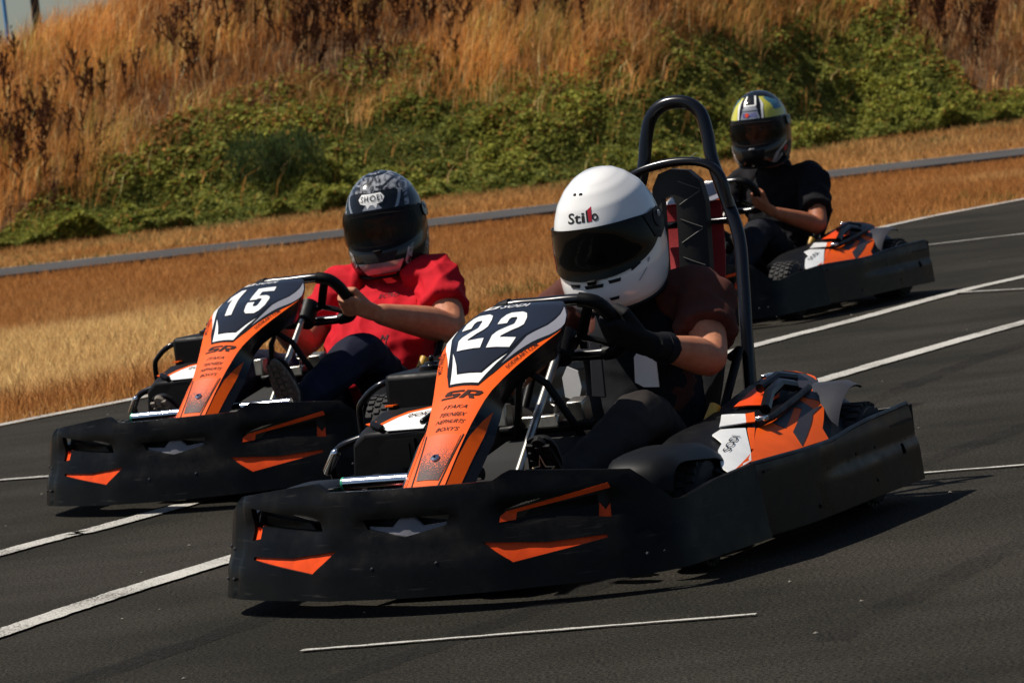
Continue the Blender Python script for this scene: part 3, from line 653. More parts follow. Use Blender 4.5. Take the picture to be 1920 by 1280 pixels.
GLY = {'2': ([(0, .64), (0, .82), (.12, .95), (.28, 1), (.74, 1), (.92, .94), (1, .80), (1, .58), (.88, .46), (.36, .215), (.36, .18), (1, .18), (1, 0), (0, 0), (0, .24), (.12, .34), (.62, .575), (.65, .62), (.65, .78), (.60, .83), (.40, .83), (.35, .78), (.35, .64)], []),
       '1': ([(.30, 0), (.30, .70), (.08, .62), (.08, .80), (.42, 1), (.68, 1), (.68, 0)], []),
       '5': ([(.02, 1), (.98, 1), (.98, .82), (.37, .82), (.37, .64), (.74, .64), (.92, .58), (1, .46), (1, .2), (.9, .06), (.74, 0), (.26, 0), (.08, .06), (0, .2), (0, .32), (.36, .32), (.36, .22), (.42, .17), (.58, .17), (.64, .22), (.64, .42), (.58, .47), (.42, .47), (.36, .42), (.02, .42)], []),
       '9': ([(0, .08), (0, .26), (.35, .26), (.35, .20), (.42, .17), (.58, .17), (.65, .22), (.65, .40), (.26, .40), (.08, .46), (0, .60), (0, .82), (.1, .95), (.28, 1), (.74, 1), (.92, .94), (1, .80), (1, .2), (.9, .06), (.74, 0), (.24, 0)], [[(.35, .62), (.40, .57), (.65, .57), (.65, .78), (.59, .83), (.40, .83), (.35, .78)]])}
def digit(ch, quad, off):
    (b0, b1, t1, t0) = quad
    def bil(p):
        x, y = p; lo = [b0[i] + (b1[i] - b0[i]) * x for i in (0, 1)]; hi = [t0[i] + (t1[i] - t0[i]) * x for i in (0, 1)]
        return (lo[0] + (hi[0] - lo[0]) * y, lo[1] + (hi[1] - lo[1]) * y)
    o, h = GLY[ch]
    return drape([bil(p) for p in o], fair, off, holes=[[bil(p) for p in q] for q in h], du=.5, dv=.25)

def tyre_geo(r, w):
    h = w / 2; g = G().lathe([(-h * .8, r * .52), (-h, r * .62), (-h, r * .80), (-h * .92, r * .93), (-h * .7, r * .985), (0, r), (h * .7, r * .985), (h * .92, r * .93), (h, r * .80), (h, r * .62), (h * .8, r * .52)], 40)
    for k in range(30):
        a = 2 * math.pi * k / 30
        for j, yy in enumerate((-.62, -.2, .22, .64)):
            aa = a + (.105 if j % 2 else 0); rot = Matrix.Rotation(-aa, 3, 'Y')
            g.box(rot @ Vector((r * 1.004, yy * h, 0)), (.010, h * .33, r * .125), rot)
    return g
def rim_geo(r, w):
    h = w / 2
    g = G().lathe([(-h * .85, r * .54), (-h * .75, r * .50), (-h * .3, r * .44), (h * .3, r * .44), (h * .75, r * .50), (h * .85, r * .54)], 32)
    g.lathe([(h * .2, .0), (h * .2, r * .2), (h * .05, r * .44)], 24)
    for k in range(3):
        a = 2 * math.pi * k / 3; g.tube([(r * .12 * math.cos(a), h * .15, r * .12 * math.sin(a)), (r * .12 * math.cos(a), h * .32, r * .12 * math.sin(a))], .008, 6)
    return g
def make_wheel(kart, c, r, w, steer=0, key=''):
    t = mk('wheel', lambda: G().lathe([(-w * .3, .0), (-w * .3, .03), (w * .35, .03), (w * .35, .0)], 14), 'alloy', kart, key='hub' + key)
    t.location = c; t.rotation_euler = (0, 0, steer + (math.pi if c[1] < 0 else 0))
    mk('tyre', lambda: tyre_geo(r, w), 'rubber', t, key='tyre' + key); mk('rim', lambda: rim_geo(r, w), 'alloy', t, key='rim' + key)

WC = Vector((.475, 0, .585)); WU = Vector((.70, 0, .714)).normalized(); WR = Vector((0, 1, 0))
def wheel_pt(r, u, rot=0.):
    c, s = math.cos(rot), math.sin(rot); return WC + WR * (c * r - s * u) + WU * (s * r + c * u)
RIM = [(-.10, .116), (0, .116), (.10, .116), (.142, .100), (.163, .055), (.168, 0), (.160, -.055), (.135, -.098), (.09, -.108), (0, -.108), (-.09, -.108), (-.135, -.098), (-.160, -.055), (-.168, 0), (-.163, .055), (-.142, .100)]

def build_kart(label, number, pose, roll=0., hoop=False, fenders=False, steer=0., wrot=0.):
    kart = empty('kart', (pose[0], pose[1], .022), pose[2], label, 'kart', 'karts on the track'); kart.rotation_euler = (roll, 0, pose[2])
    K = lambda name, g, mat, parent=kart, **k: mk(name, g, mat, parent, key=k.pop('key', name + mat), **k)
    # --- bodywork
    fb = K('front_bumper', bumper_shell, 'black_plastic', bevel=.004, smooth=30)
    for sg, f in ((1, lambda p: p), (-1, mir)):
        K('corner_flash', lambda: drape(f(TRI), bump, -.006, du=.04, thick=.005), 'orange_paint', fb, key='tri%d' % sg)
        if sg > 0: K('slot_strip', lambda: drape(f([(.250, .190), (.254, .205), (.271, .214), (.529, .259), (.534, .246), (.296, .210), (.292, .192)]), bump, .0015, du=.04, thick=.012), 'orange_paint', fb, key='sls%d' % sg)
        K('slot_clip', lambda: drape(f([(.496, .172), (.532, .170), (.530, .205), (.517, .192), (.503, .210)]), bump, -.008, du=.04, thick=.01), 'orange_paint', fb, key='slc%d' % sg)
        K('slot_shelf', lambda: drape(f([(.31, .196), (.33, .214), (.50, .232), (.50, .208)]), bump, -.022, du=.04, thick=.006), 'black_plastic', fb, key='slsh%d' % sg)
        K('slot_edge', lambda: drape(f([(.275, .221), (.318, .2335), (.36, .2385), (.318, .2285)]), bump, .002, du=.04, thick=.004), 'chrome', fb, key='sle%d' % sg)
    K('shade_backing', lambda: drape([(-.60, .05), (.60, .05), (.56, .265), (-.56, .265)], bump, -.05, du=.05, thick=.008), 'satin_black', fb)  # black sheet added behind the openings in place of the shade inside
    K('emblem', lambda: drape([(-.118, .192), (0, .170), (.118, .192), (.125, .202), (.045, .196), (.022, .217), (-.022, .217), (-.045, .196), (-.125, .202)], bump, -.012, du=.03, thick=.01), 'emblem_grey', fb, bevel=.002)
    for s_, z_ in ((-.66, .155), (-.62, .15), (-.64, .075), (-.60, .075), (.64, .075), (.60, .075), (-.09, .10), (.085, .105)):
        o = K('rivet', lambda: G().lathe([(0, .005), (.003, .004), (.004, 0)], 8, (0, 0, 0), 'X'), 'grey_plastic', fb); o.location = bump(s_, z_, .0); q = bump(s_, z_, .01); o.rotation_euler = (0, 0, math.atan2(q[1] - o.location.y, q[0] - o.location.x))
    for sg in (1, -1):
        sp = K('side_bumper', lambda: drape([(0, .038), (.3, .034), (.8, .036), (PODL.len, .027), (PODL.len, .240), (PODL.len - .05, .239), (.86, .238), (.70, .231), (.53, .219), (.18, .222), (0, .224)], pod(sg), 0, holes=[[(1.065, .118), (1.10, .118), (1.10, .146), (1.078, .146), (1.065, .134)]], du=.045, dv=.0125, thick=.014), 'black_plastic', bevel=.004, smooth=30, key='pod%d' % sg)
        K('pod_lip', lambda: G().tube([pod(sg)(s, z, -.008) for s, z in [(0, .226), (.18, .224), (.4, .220), (.53, .221), (.62, .226), (.70, .233), (.86, .240), (1.0, .241), (PODL.len, .242)]], .0075, 8), 'black_plastic', sp, key='lip%d' % sg)
        K('pod_deck', lambda: G().loft([[(x, sg * .42, .188), (x, sg * .70, .205), (x, sg * .70, .198), (x, sg * .42, .180)] for x in (.86, .4, 0, -.3)]), 'satin_black', sp, key='deck%d' % sg)
        for px_, zz in ((.25, .17), (.1, .08), (.1, .17), (.55, .07)):
            o = K('rivet', lambda: G().lathe([(0, .006), (.002, .005), (.003, 0)], 8, (0, 0, 0), 'Y'), 'satin_black', sp, key='rivy'); o.location = (px_, sg * .725, zz); o.rotation_euler = (0, 0, 0 if sg > 0 else math.pi)
    K('rear_bumper', lambda: drape([(0, .03), (REARP.len, .03), (REARP.len, .240), (REARP.len - .3, .215), (.3, .215), (0, .240)], rearb, 0, du=.07, dv=.05, thick=.014), 'black_plastic', bevel=.004, smooth=30)
    # --- steering column fairing with its printed panels
    fa = K('front_fairing', fairing_body, 'gloss_black', smooth=50, key='fairing')
    D = lambda nm, poly, off, mat, key, fn=fair, **k: K(nm, lambda: drape(poly, fn, off, du=.5, dv=.25, **k), mat, fa, key=key)
    D('orange_panel', [(0.02, -1), (0.02, 1), (7.9, 1), (7.9, -1)], .0012, 'orange_film', 'fo')
    D('panel_outline', [(10.9, -1.0), (8.0, -1.0), (6.9, -.97), (6.1, -.88), (4.6, -.66), (4.08, -.50), (4.08, .50), (4.6, .66), (6.1, .88), (6.9, .97), (8.0, 1.0), (10.9, 1.0)], .0022, 'gloss_black', 'fol')
    gs = [(9.8, .96), (8.33, 1.0), (7.04, .93), (6.25, .81), (5.0, .66), (6.6, .625), (7.65, .72)]
    D('trim_strip', gs, .0032, 'grey_film', 'fg1'); D('trim_strip', [(8.5, -1.0), (7.1, -1.0), (6.2, -.91), (5.0, -.70), (6.3, -.82), (7.4, -.93)], .0032, 'white_film', 'fg2')
    D('trim_chevron', [(4.18, -.46), (4.18, .46), (5.45, .585), (4.56, .36), (4.56, -.36), (5.75, -.70)], .0032, 'white_film', 'fw')
    D('number_plate', [(10.98, -.98), (9.95, -.99), (8.5, -.96), (7.65, -.89), (6.6, -.79), (5.55, -.66), (4.62, -.31), (4.62, .31), (5.55, .54), (6.6, .57), (7.65, .67), (9.95, .96), (10.98, .98)], .0030, 'navy_film', 'fn')
    q1 = ((5.80, -.62), (5.72, -.10), (9.28, -.43), (9.46, -.97)); q2 = ((5.69, .04), (5.74, .52), (9.16, .26), (9.09, -.22))
    for i, ch in enumerate(number):
        q = (q1, q2)[i] if len(number) == 2 else ((5.75, -.30), (5.72, .22), (9.2, -.02), (9.2, -.54))
        K('number_digit', lambda: digit(ch, q, .0048), 'white_film', fa, key='dig' + ch + str(i) + str(len(number)))
    T = lambda nm, s, p0, p1, up, mat, key, off=.0045, **k: K(nm, lambda: lettering(s, fair, p0, p1, up, off, **k), mat, fa, key=key)
    T('maker_lettering', 'SODI', (9.92, -.52), (9.82, .16), (.62, .0), 'white_film', 'tsodi', shear=.2, bold=.008)
    D('maker_logo', [(10.02, -.92), (10.02, -.62), (10.65, -.64), (10.65, -.94)], .0045, 'white_film', 'tlog', holes=[[(10.16, -.85), (10.16, -.72), (10.5, -.72), (10.5, -.85)]])
    SRS = [(0, 0), (.85, 0), (1, .15), (1, .5), (.9, .6), (.32, .6), (.32, .8), (1, .8), (1, 1), (.12, 1), (0, .88), (0, .5), (.1, .4), (.68, .4), (.68, .2), (0, .2)]
    SRR = [(0, 0), (0, 1), (.85, 1), (1, .85), (1, .5), (.88, .38), (.72, .38), (1, 0), (.66, 0), (.42, .38), (.3, .38), (.3, 0)]
    place2 = lambda P, u0, w: [(3.52 + .36 * q, u0 + w * p + .22 * q) for p, q in P]
    D('model_lettering', place2(SRS, -.66, .60), .0026, 'dark_print', 'tsr1'); D('model_lettering', place2(SRR, .02, .60), .0026, 'dark_print', 'tsr2', holes=[place2([(.3, .56), (.3, .82), (.7, .82), (.7, .56)], .02, .60)])
    for i, (s, t0, u0, u1) in enumerate([('ITAKA', 3.05, -.46, .50), ('TEKNEEX', 2.72, -.55, .58), ('NEPHURTS', 2.43, -.62, .65), ("BOXY'S", 2.12, -.51, .55)]):
        T('sponsor_lettering', s, (t0, u0), (t0 + .02, u1), (.15, .05), 'dark_print', 'tsp%d' % i, shear=.2, bold=.006, off=.0025)
    T('web_lettering', 'SODIKART.COM', (4.85, .90), (6.15, .97), (.06, -.11), 'dark_print', 'tweb1', off=.0032, bold=.01)
    T('web_lettering', 'SODIKART.COM', (6.10, -.90), (4.88, -.86), (-.05, .0 - .11), 'dark_print', 'tweb2', off=.0032, bold=.01)
    D('halftone_panel', [(.36, -.55), (.36, .60), (1.1, .74), (2.0, .80), (2.0, -.82), (1.1, -.72)], .0026, 'halftone_film', 'fht')
    for sg in (-1, 1): D('panel_groove', [(.1, sg * .66), (.1, sg * .72), (2.05, sg * .93), (2.05, sg * .88)], .0030, 'satin_black', 'fgr%d' % sg)
    bo = K('screw', lambda: G().lathe([(0, .012), (.004, .012), (.007, .008), (.0075, 0)], 14, (0, 0, 0), 'Z'), 'chrome', fa, key='fscr'); bo.location = fair(1.08, .02, .002); bo.rotation_euler = (0, R(37), 0)
    for sg in (1, -1):
        K('side_blade', lambda: drape([(0.02, .04), (0.02, .52), (1.2, .56), (2.4, .62), (3.35, .58), (2.75, .34), (2.0, .12), (1.2, .05)], fside(sg), .0015, du=.3), 'orange_film', fa, key='fbl%d' % sg)
    # --- pedals, bar, frame, floor
    by = .09 if hoop else .305
    cb = K('front_bar', lambda: G().tube([(1.25, -.305, .287), (1.25, by, .287)], .0165, 16), 'chrome', key='fbar%d' % hoop)
    K('end_cap', lambda: G().tube([(1.25, -.305, .287), (1.25, -.311, .287)], .0172, 14), 'green_cap', cb, key='fcap')
    for sg in (1, -1):
        K('bar_bracket', lambda: G().prism([(1.20, .06), (1.27, .22), (1.275, .28), (1.23, .28), (1.19, .20), (1.14, .06)], sg * .335 - .012, sg * .335 + .012), 'red_paint' if sg > 0 else 'satin_black', cb, key='fbrk%d' % sg, bevel=.004)
        K('frame_rail', lambda: G().tube(smooth_path([(1.36, sg * .25, .075), (1.15, sg * .24, .06), (.6, sg * .30, .055), (.2, sg * .33, .055), (-.15, sg * .31, .09), (-.32, sg * .30, .10)]), .016, 10), 'red_paint', key='rail%d' % sg)
        K('nerf_bar', lambda: G().tube(smooth_path([(.78, sg * .32, .07), (.76, sg * .55, .10), (.6, sg * .63, .12), (.2, sg * .63, .12), (.05, sg * .55, .10), (.04, sg * .33, .07)], 5), .012, 8), 'tube_black', key='nerf%d' % sg)
        K('tie_rod', lambda: G().tube([(.86, sg * .03, .17), (.90, sg * .44, .15)], .007, 8), 'alloy', key='tie%d' % sg)
        K('stub_axle', lambda: G().tube([(.97, sg * .36, .12), (.97, sg * .50, .135)], .014, 10).tube([(.97, sg * .37, .07), (.97, sg * .37, .19)], .016, 10), 'alloy', key='stub%d' % sg)
        pd = K('pedal', lambda: G().tube([(1.17, sg * .12, .07), (1.13, sg * .12, .20)], .009, 8).box((1.12, sg * .14, .225), (.014, .085, .05)), 'alloy', key='ped%d' % sg)
    K('floor_tray', lambda: G().prism([(1.33, -.22), (1.33, .22), (.9, .28), (.45, .30), (.45, -.30), (.9, -.28)], .036, .042, 'Z'), 'satin_black')
    K('rear_axle', lambda: G().tube([(-.12, -.52, .14), (-.12, .52, .14)], .02, 14), 'alloy')
    K('cross_member', lambda: G().tube([(.97, -.37, .13), (.97, .37, .13)], .015, 10).tube([(-.28, -.30, .10), (-.28, .30, .10)], .015, 10), 'red_paint')
    K('center_tank', lambda: G().loft([[(x + dx, y, z) for dx, y, z in ((0, -.17, .05), (0, .17, .05), (-.01, .165, h), (-.03, .12, h + .03), (-.03, -.12, h + .03), (-.01, -.165, h))] for x, h in ((.90, .18), (.84, .25), (.66, .28), (.60, .27))]), 'liner_black', bevel=.012, key='ctank')
    # steering
    sw = K('steering_wheel', lambda: G().tube([wheel_pt(a, b) for a, b in smooth_path(RIM, 4, True)], .0165, 12, closed=True), 'tube_black', key='swrim')
    K('grip', lambda: G().tube([wheel_pt(a, b) for a, b in smooth_path(RIM[2:9], 4)], .0205, 12).tube([wheel_pt(-a, b) for a, b in smooth_path(RIM[2:9], 4)], .0205, 12), 'satin_black', sw, key='swgrip')
    K('spoke', lambda: G().tube([wheel_pt(a, b) for a, b in ((.125, .10), (.085, .03), (.05, -.035), (0, -.05), (-.05, -.035), (-.085, .03), (-.125, .10))], .016, 8, flat=.6).tube([wheel_pt(a, b) for a, b in ((.145, -.085), (.085, -.05), (.05, -.035))], .014, 8, flat=.7).tube([wheel_pt(-a, b) for a, b in ((.145, -.085), (.085, -.05), (.05, -.035))], .014, 8, flat=.7), 'satin_black', sw, key='swsp')
    K('hub', lambda: G().tube([wheel_pt(0, -.035) + Vector((.05, 0, -.05)), wheel_pt(0, -.035) + Vector((-.012, 0, .012))], .034, 18), 'satin_black', sw, key='swhub')
    sw.location = (0, 0, 0)
    if wrot:
        q = Matrix.Translation(WC) @ Matrix.Rotation(wrot, 4, WR.cross(WU)) @ Matrix.Translation(-WC); sw.matrix_local = q
    K('steering_column', lambda: G().tube([(.50, 0, .535), (.93, 0, .17)], .012, 10), 'alloy')
    K('column_support', lambda: G().tube([(.62, .10, .30), (.69, .04, .46), (.72, 0, .50), (.69, -.04, .46), (.62, -.10, .30)], .011, 8).tube([(.60, -.15, .335), (.60, .13, .335)], .015, 10), 'satin_black', key='csup')
    ca = K('adjuster_block', lambda: G().box((.575, .075, .375), (.055, .05, .06), Matrix.Rotation(.2, 3, 'Y')).box((.60, -.03, .352), (.04, .12, .035)).box((.64, -.12, .38), (.045, .035, .06)), 'alloy', bevel=.005, key='adj')
    K('adjuster_knob', lambda: G().ell((.60, .015, .405), (.014, .014, .014)).tube([(.60, .015, .36), (.60, .015, .40)], .005, 8), 'chrome', ca, key='adjk')
    # seat
    SEAT = [(.42, .125, .165, .03), (.30, .085, .19, .08), (.10, .065, .20, .13), (-.08, .085, .205, .17), (-.19, .18, .21, .17), (-.26, .32, .21, .14), (-.305, .46, .195, .09), (-.33, .545, .15, .03)]
    def seat(t, u, off=0.):
        x, z, w, h = crom(SEAT, t); k = abs(u) ** 3.2; ang = interp(t, [0, 2.5, 4.5, 7], [math.pi / 2, math.pi / 2, R(28), R(15)])
        return (x + k * h * math.cos(ang) + off * math.cos(ang), w * u + 0., z + k * h * math.sin(ang) + off * math.sin(ang))
    K('seat', lambda: drape([(0, -1), (7, -1), (7, 1), (0, 1)], seat, 0, du=.35, dv=.125, thick=.010), 'satin_black', bevel=.003)
    for sg in (1, -1):
        K('seat_stay', lambda: G().tube([(.02, sg * .30, .44), (-.02, sg * .315, .46), (.14, sg * .31, .30), (.22, sg * .31, .06)], .013, 10), 'satin_black', key='stay%d' % sg)
    # --- left engine and cover
    K('engine', lambda: G().box((.02, .42, .20), (.30, .14, .16)).box((.02, .40, .29), (.16, .10, .05)).lathe([(-.04, .0), (-.04, .07), (.03, .07), (.03, 0)], 20, (-.02, .33, .20)), 'alloy', bevel=.008)
    ec = K('engine_cover', lambda: drape([(0, -.02), (6, -.02), (6, .6), (5.2, 1), (0, 1)], ecov, -.010, du=.25, dv=.125, thick=.012), 'satin_black', smooth=50, key='ecov')
    E_ = lambda nm, poly, off, mat, key: K(nm, lambda: drape(poly, ecov, off, du=.25, dv=.125, thick=.004), mat, ec, key=key)
    E_('cover_panel', [(.2, 1.0), (2.62, 1.0), (2.75, .89), (3.72, .63), (4.1, .53), (3.5, .51), (2.1, .59), (1.75, .60), (1.04, .86)], .000, 'orange_film', 'ec1')
    E_('cover_panel', [(3.3, .03), (3.55, .47), (4.15, .50), (5.0, .30), (5.6, .08), (5.5, -.02), (4.1, -.02)], .000, 'charcoal_film', 'ec2')
    E_('cover_flash', [(4.5, .02), (5.35, .02), (5.35, .12), (4.75, .34), (4.4, .42), (4.75, .25), (4.35, .16)], .0015, 'orange_film', 'ec3')
    E_('cover_flash', [(2.138, .615), (2.163, .74), (2.799, .591), (2.876, .641), (2.323, .776), (2.185, .81), (1.995, .985), (2.911, .74), (3.345, .704), (3.075, .699), (3.079, .556)], .0015, 'charcoal_film', 'ec4')
    E_('cover_flash', [(3.25, .55), (3.45, .66), (3.75, .60), (3.6, .53)], .0015, 'charcoal_film', 'ec5')
    E_('white_panel', [(.97, .45), (1.25, .43), (1.62, .54), (1.02, .83), (.73, .96), (.3, 1.0), (.0, 1.0), (.1, .88), (.6, .65), (.82, .61)], .000, 'white_film', 'ec6')
    E_('cover_edge', [(1.66, .545), (1.76, .58), (1.06, .86), (1.03, .84)], .000, 'orange_film', 'ec6b')
    E_('white_panel', [(1.97, .14), (2.12, .33), (1.82, .46), (1.34, .38)], .002, 'white_film', 'ec7')
    E_('cover_edge', [(2.12, .33), (2.24, .38), (1.95, .50), (1.82, .46)], .002, 'orange_film', 'ec7b')
    E_('inner_panel', [(2.3, .14), (3.2, .10), (3.3, .28), (2.9, .40), (2.5, .36)], .001, 'orange_paint', 'ec8')
    K('maker_lettering', lambda: lettering('SODI', ecov, (.66, .755), (1.21, .655), (-.095, -.055), .0022, bold=.006), 'gloss_black', ec, key='ecl')
    K('cover_hose', lambda: G().tube([ecov(a, b, o) for a, b, o in ((1.80, .58, .008), (1.95, .585, .014), (2.15, .59, .014), (2.8, .56, .014), (3.5, .52, .012), (3.6, .5, .006))], .0105, 8), 'satin_black', ec, key='eh1')
    K('cover_hose', lambda: G().tube([ecov(a, b, o) for a, b, o in ((2.3, .46, .012), (2.55, .38, .03), (2.9, .36, .034), (3.2, .44, .02))], .016, 8).tube([ecov(a, b, o) for a, b, o in ((2.75, .22, .02), (3.1, .26, .035), (3.5, .36, .02))], .014, 8), 'gloss_black', ec, key='eh2')
    K('cover_clip', lambda: G().box(ecov(3.15, .16, .028), (.06, .02, .012)), 'chrome', ec, key='ec9', bevel=.003)
    K('cover_clip', lambda: G().box(ecov(1.9, .57, .02), (.03, .03, .014)), 'chrome', ec, key='ec9b', bevel=.003)
    K('fuel_cap', lambda: G().tube([(.34, .345, .29), (.31, .36, .335)], .016, 12), 'yellow_cap', ec, key='ycap')
    K('rear_fender', lambda: G().loft([[(-.12 + r_ * math.cos(a), yy, .14 + r_ * math.sin(a)) for yy, r_ in ((.425, .185), (.44, .200), (.575, .200), (.605, .185), (.600, .18), (.572, .193), (.443, .193), (.432, .182))] for a in [R(q) for q in range(18, 112, 7)]]), 'grey_plastic', key='rf1', smooth=35)
    K('rear_fender', lambda: G().loft([[(-.12 + r_ * math.cos(a), -yy, .14 + r_ * math.sin(a)) for yy, r_ in ((.425, .185), (.44, .200), (.575, .200), (.605, .185), (.600, .18), (.572, .193), (.443, .193), (.432, .182))] for a in [R(q) for q in range(18, 112, 7)]]), 'grey_plastic', key='rf2', smooth=35)
    # --- right-hand cover, tank and tube guard
    rc = K('tank_cover', lambda: G().loft([[(x0, -.275, z0), (x1, -.275, z1), (x1, -.47, z1 - .004), (x1 - .02, -.515, z1 - .03), (x0 - .03, -.53, z0)] for x0, x1, z0, z1 in ((.80, .795, .235, .372), (.76, .745, .235, .398), (.68, .66, .235, .420), (.5, .5, .225, .428), (.22, .22, .21, .40))]), 'satin_black', bevel=.010, key='tcov')
    K('cover_opening', lambda: G().prism([(-.315, .262), (-.315, .352), (-.40, .352), (-.425, .33), (-.41, .262)], .79, .8035, 'X').prism([(-.33, .275), (-.33, .34), (-.355, .34), (-.36, .275)], .80, .808, 'X'), 'gloss_black', rc, key='tcop')
    def tc_fn(a, b, off=0.):   # a forward 0..1 on the sloping front, b outwards
        x = .797 - .14 * (1 - a); z = interp(x, [.657, .742, .797], [.421, .399, .373]); return (x + off * .3, -(.277 + .215 * b), z - max(0, b - .85) * .06 + off)
    K('white_panel', lambda: drape([(.98, .05), (.98, .55), (.82, .70), (.30, .42), (.02, .05)], tc_fn, .002, du=.25, dv=.25, thick=.002), 'white_film', rc, key='tcw')
    K('cover_edge', lambda: drape([(.02, .05), (.30, .42), (.82, .70), (.78, .76), (.22, .48), (-.08, .05)], tc_fn, .002, du=.25, dv=.25, thick=.002), 'orange_film', rc, key='tce')
    K('cover_flash', lambda: drape([(.62, .80), (.80, .82), (.60, .97)], tc_fn, .002, du=.25, thick=.002), 'orange_film', rc, key='tcf')
    K('cover_flash', lambda: G().box((.52, -.44, .4285), (.22, .03, .004), Matrix.Rotation(-.25, 3, 'Z')), 'orange_film', rc, key='tcg')
    K('maker_lettering', lambda: lettering('SODI', tc_fn, (.42, .40), (.30, .06), (.16, -.02), .005, bold=.01), 'dark_print', rc, key='tcl')
    K('cover_clip', lambda: G().tube([tc_fn(.90, .66, .004), tc_fn(.78, .80, .006)], .010, 8, round_ends=True), 'gloss_black', rc, key='tcc')
    K('cover_clip', lambda: G().tube([tc_fn(.80, .10, .006), tc_fn(.62, .04, .006)], .009, 8, round_ends=True), 'gloss_black', rc, key='tcc2')
    K('pod_box', lambda: G().loft([[(x, -.40, .20), (x, -.40, h), (x, -.56, h - .01), (x, -.60, h - .05), (x, -.60, .20)] for x, h in ((.50, .36), (.40, .40), (.20, .41), (.08, .36))]), 'satin_black', key='podbox', bevel=.015)
    ft = K('fuel_tank', lambda: G().box((.50, -.385, .455), (.22, .20, .115)), 'satin_black', bevel=.016, key='ftank')
    K('tank_cap', lambda: G().lathe([(0, .036), (.012, .036), (.016, .02), (.022, .018), (.024, .0)], 20, (.53, -.37, .512), 'Z').ell((.53, -.37, .543), (.008, .008, .009)), 'gloss_black', ft, key='fcap')
    K('tube_guard', lambda: G().tube(smooth_path([(.53, -.45, .490), (.585, -.50, .488), (.575, -.565, .45), (.545, -.60, .405), (.52, -.605, .26)], 5), .0095, 10), 'tube_black', key='tg1')
    K('tube_guard', lambda: G().tube(smooth_path([(.62, -.50, .36), (.63, -.57, .345), (.63, -.63, .325), (.60, -.675, .285), (.58, -.68, .235)], 5), .011, 10), 'tube_black', key='tg2')
    K('guard_end', lambda: G().tube([(.640, -.640, .312), (.600, -.690, .262)], .0135, 10, round_ends=True), 'chrome', key='tg3')
    # --- wheels
    for sg in (1, -1):
        make_wheel(kart, (.97, sg * .53, .1235), .137, .12, steer, 'f'); make_wheel(kart, (-.12, sg * .56, .1285), .142, .18, 0, 'r')
    if fenders:
        prof = [(1.240, .215), (1.228, .258), (1.175, .290), (1.06, .294), (.97, .291), (.88, .279), (.80, .242), (.75, .19)]
        for sg in (1, -1):
            def fen():
                rings = []
                for (x, z) in smooth_path(prof, 3):
                    dx, dz = (x - .97), (z - .12); l = math.hypot(dx, dz); ix, iz = -dx / l, -dz / l
                    out = [(.420, .0), (.440, .010), (.54, .010), (.570, -.006), (.592, -.034), (.586, -.038), (.565, -.012), (.54, .003), (.442, .003), (.425, -.006)]
                    rings.append([(x - ix * o, sg * yy, z - iz * o - (.028 if sg < 0 else 0)) for yy, o in out])
                return G().loft(rings)
            K('front_fender', fen, 'fender_grey', key='fen%d' % sg, smooth=30)
    if hoop:
        leg = lambda sg: [(-.25, sg * .238, .10), (-.265, sg * .236, .30), (-.305, sg * .226, .47), (-.37, sg * .208, .62), (-.43, sg * .186, .755), (-.468, sg * .140, .88), (-.483, sg * .108, .98), (-.495, sg * .098, 1.05), (-.505, sg * .080, 1.115)]
        pts = leg(-1) + [(-.509, -.045, 1.148), (-.51, 0, 1.157), (-.509, .045, 1.148)] + leg(1)[::-1]
        rh = K('roll_hoop', lambda: G().tube(smooth_path(pts, 4), .0195, 14), 'tube_black')
        K('shoulder_bar', lambda: G().tube(smooth_path([(-.44, -.165, .84), (-.435, -.15, .925), (-.43, -.11, .965), (-.43, 0, .985), (-.43, .10, .975), (-.435, .15, .93), (-.44, .165, .84)], 5), .013, 10), 'tube_black', rh)
        K('belt_bar', lambda: G().tube([(-.44, -.18, .80), (-.53, -.12, .80), (-.53, .12, .80), (-.44, .18, .80)], .011, 10), 'tube_black', rh)
        K('back_stay', lambda: G().tube([(-.42, -.185, .79), (-.34, -.26, .12)], .013, 8), 'tube_black', rh)
        for sg in (1, -1):
            K('harness_belt', lambda: G().loft([[(x, sg * .066 - .023, z), (x, sg * .066 + .023, z), (x - .006, sg * .066 + .023, z), (x - .006, sg * .066 - .023, z)] for x, z in ((-.545, .86), (-.56, .855), (-.562, .80), (-.55, .70), (-.52, .60), (-.48, .52))]), 'belt_red', rh, key='belt%d' % sg, bevel=.001)
        hr = K('headrest', lambda: drape([(-.080, .58), (.070, .58), (.080, .64), (.082, .86), (.070, .925), (.04, .958), (-.01, .966), (-.05, .955), (-.075, .915), (-.084, .8)], lambda y, z, off=0.: (-.405 + off - (z - .6) * .10 - 3.5 * (y + .012) ** 2, y, z), 0, holes=[[(-.046, .62), (-.002, .62), (.002, .86), (-.008, .885), (-.044, .882)]], du=.03, dv=.04, thick=.035), 'seat_vinyl', bevel=.008)
        for k_ in range(7):
            z0 = .62 + .055 * k_; fn = lambda y, z: (-.405 + .001 - (z - .6) * .10 - 3.5 * (y + .012) ** 2, y, z)
            K('stitch_seam', lambda: G().tube([fn(y, z0 + (.05 if k_ % 2 else -.0) + (y + .03) * (.6 if k_ % 2 else -.5)) for y in (.012, .03, .05, .07)], .0016, 5), 'seam_thread', hr, key='seam%d' % k_)
    return kart
def mir2(poly): return [(a, -b) for a, b in reversed(poly)]

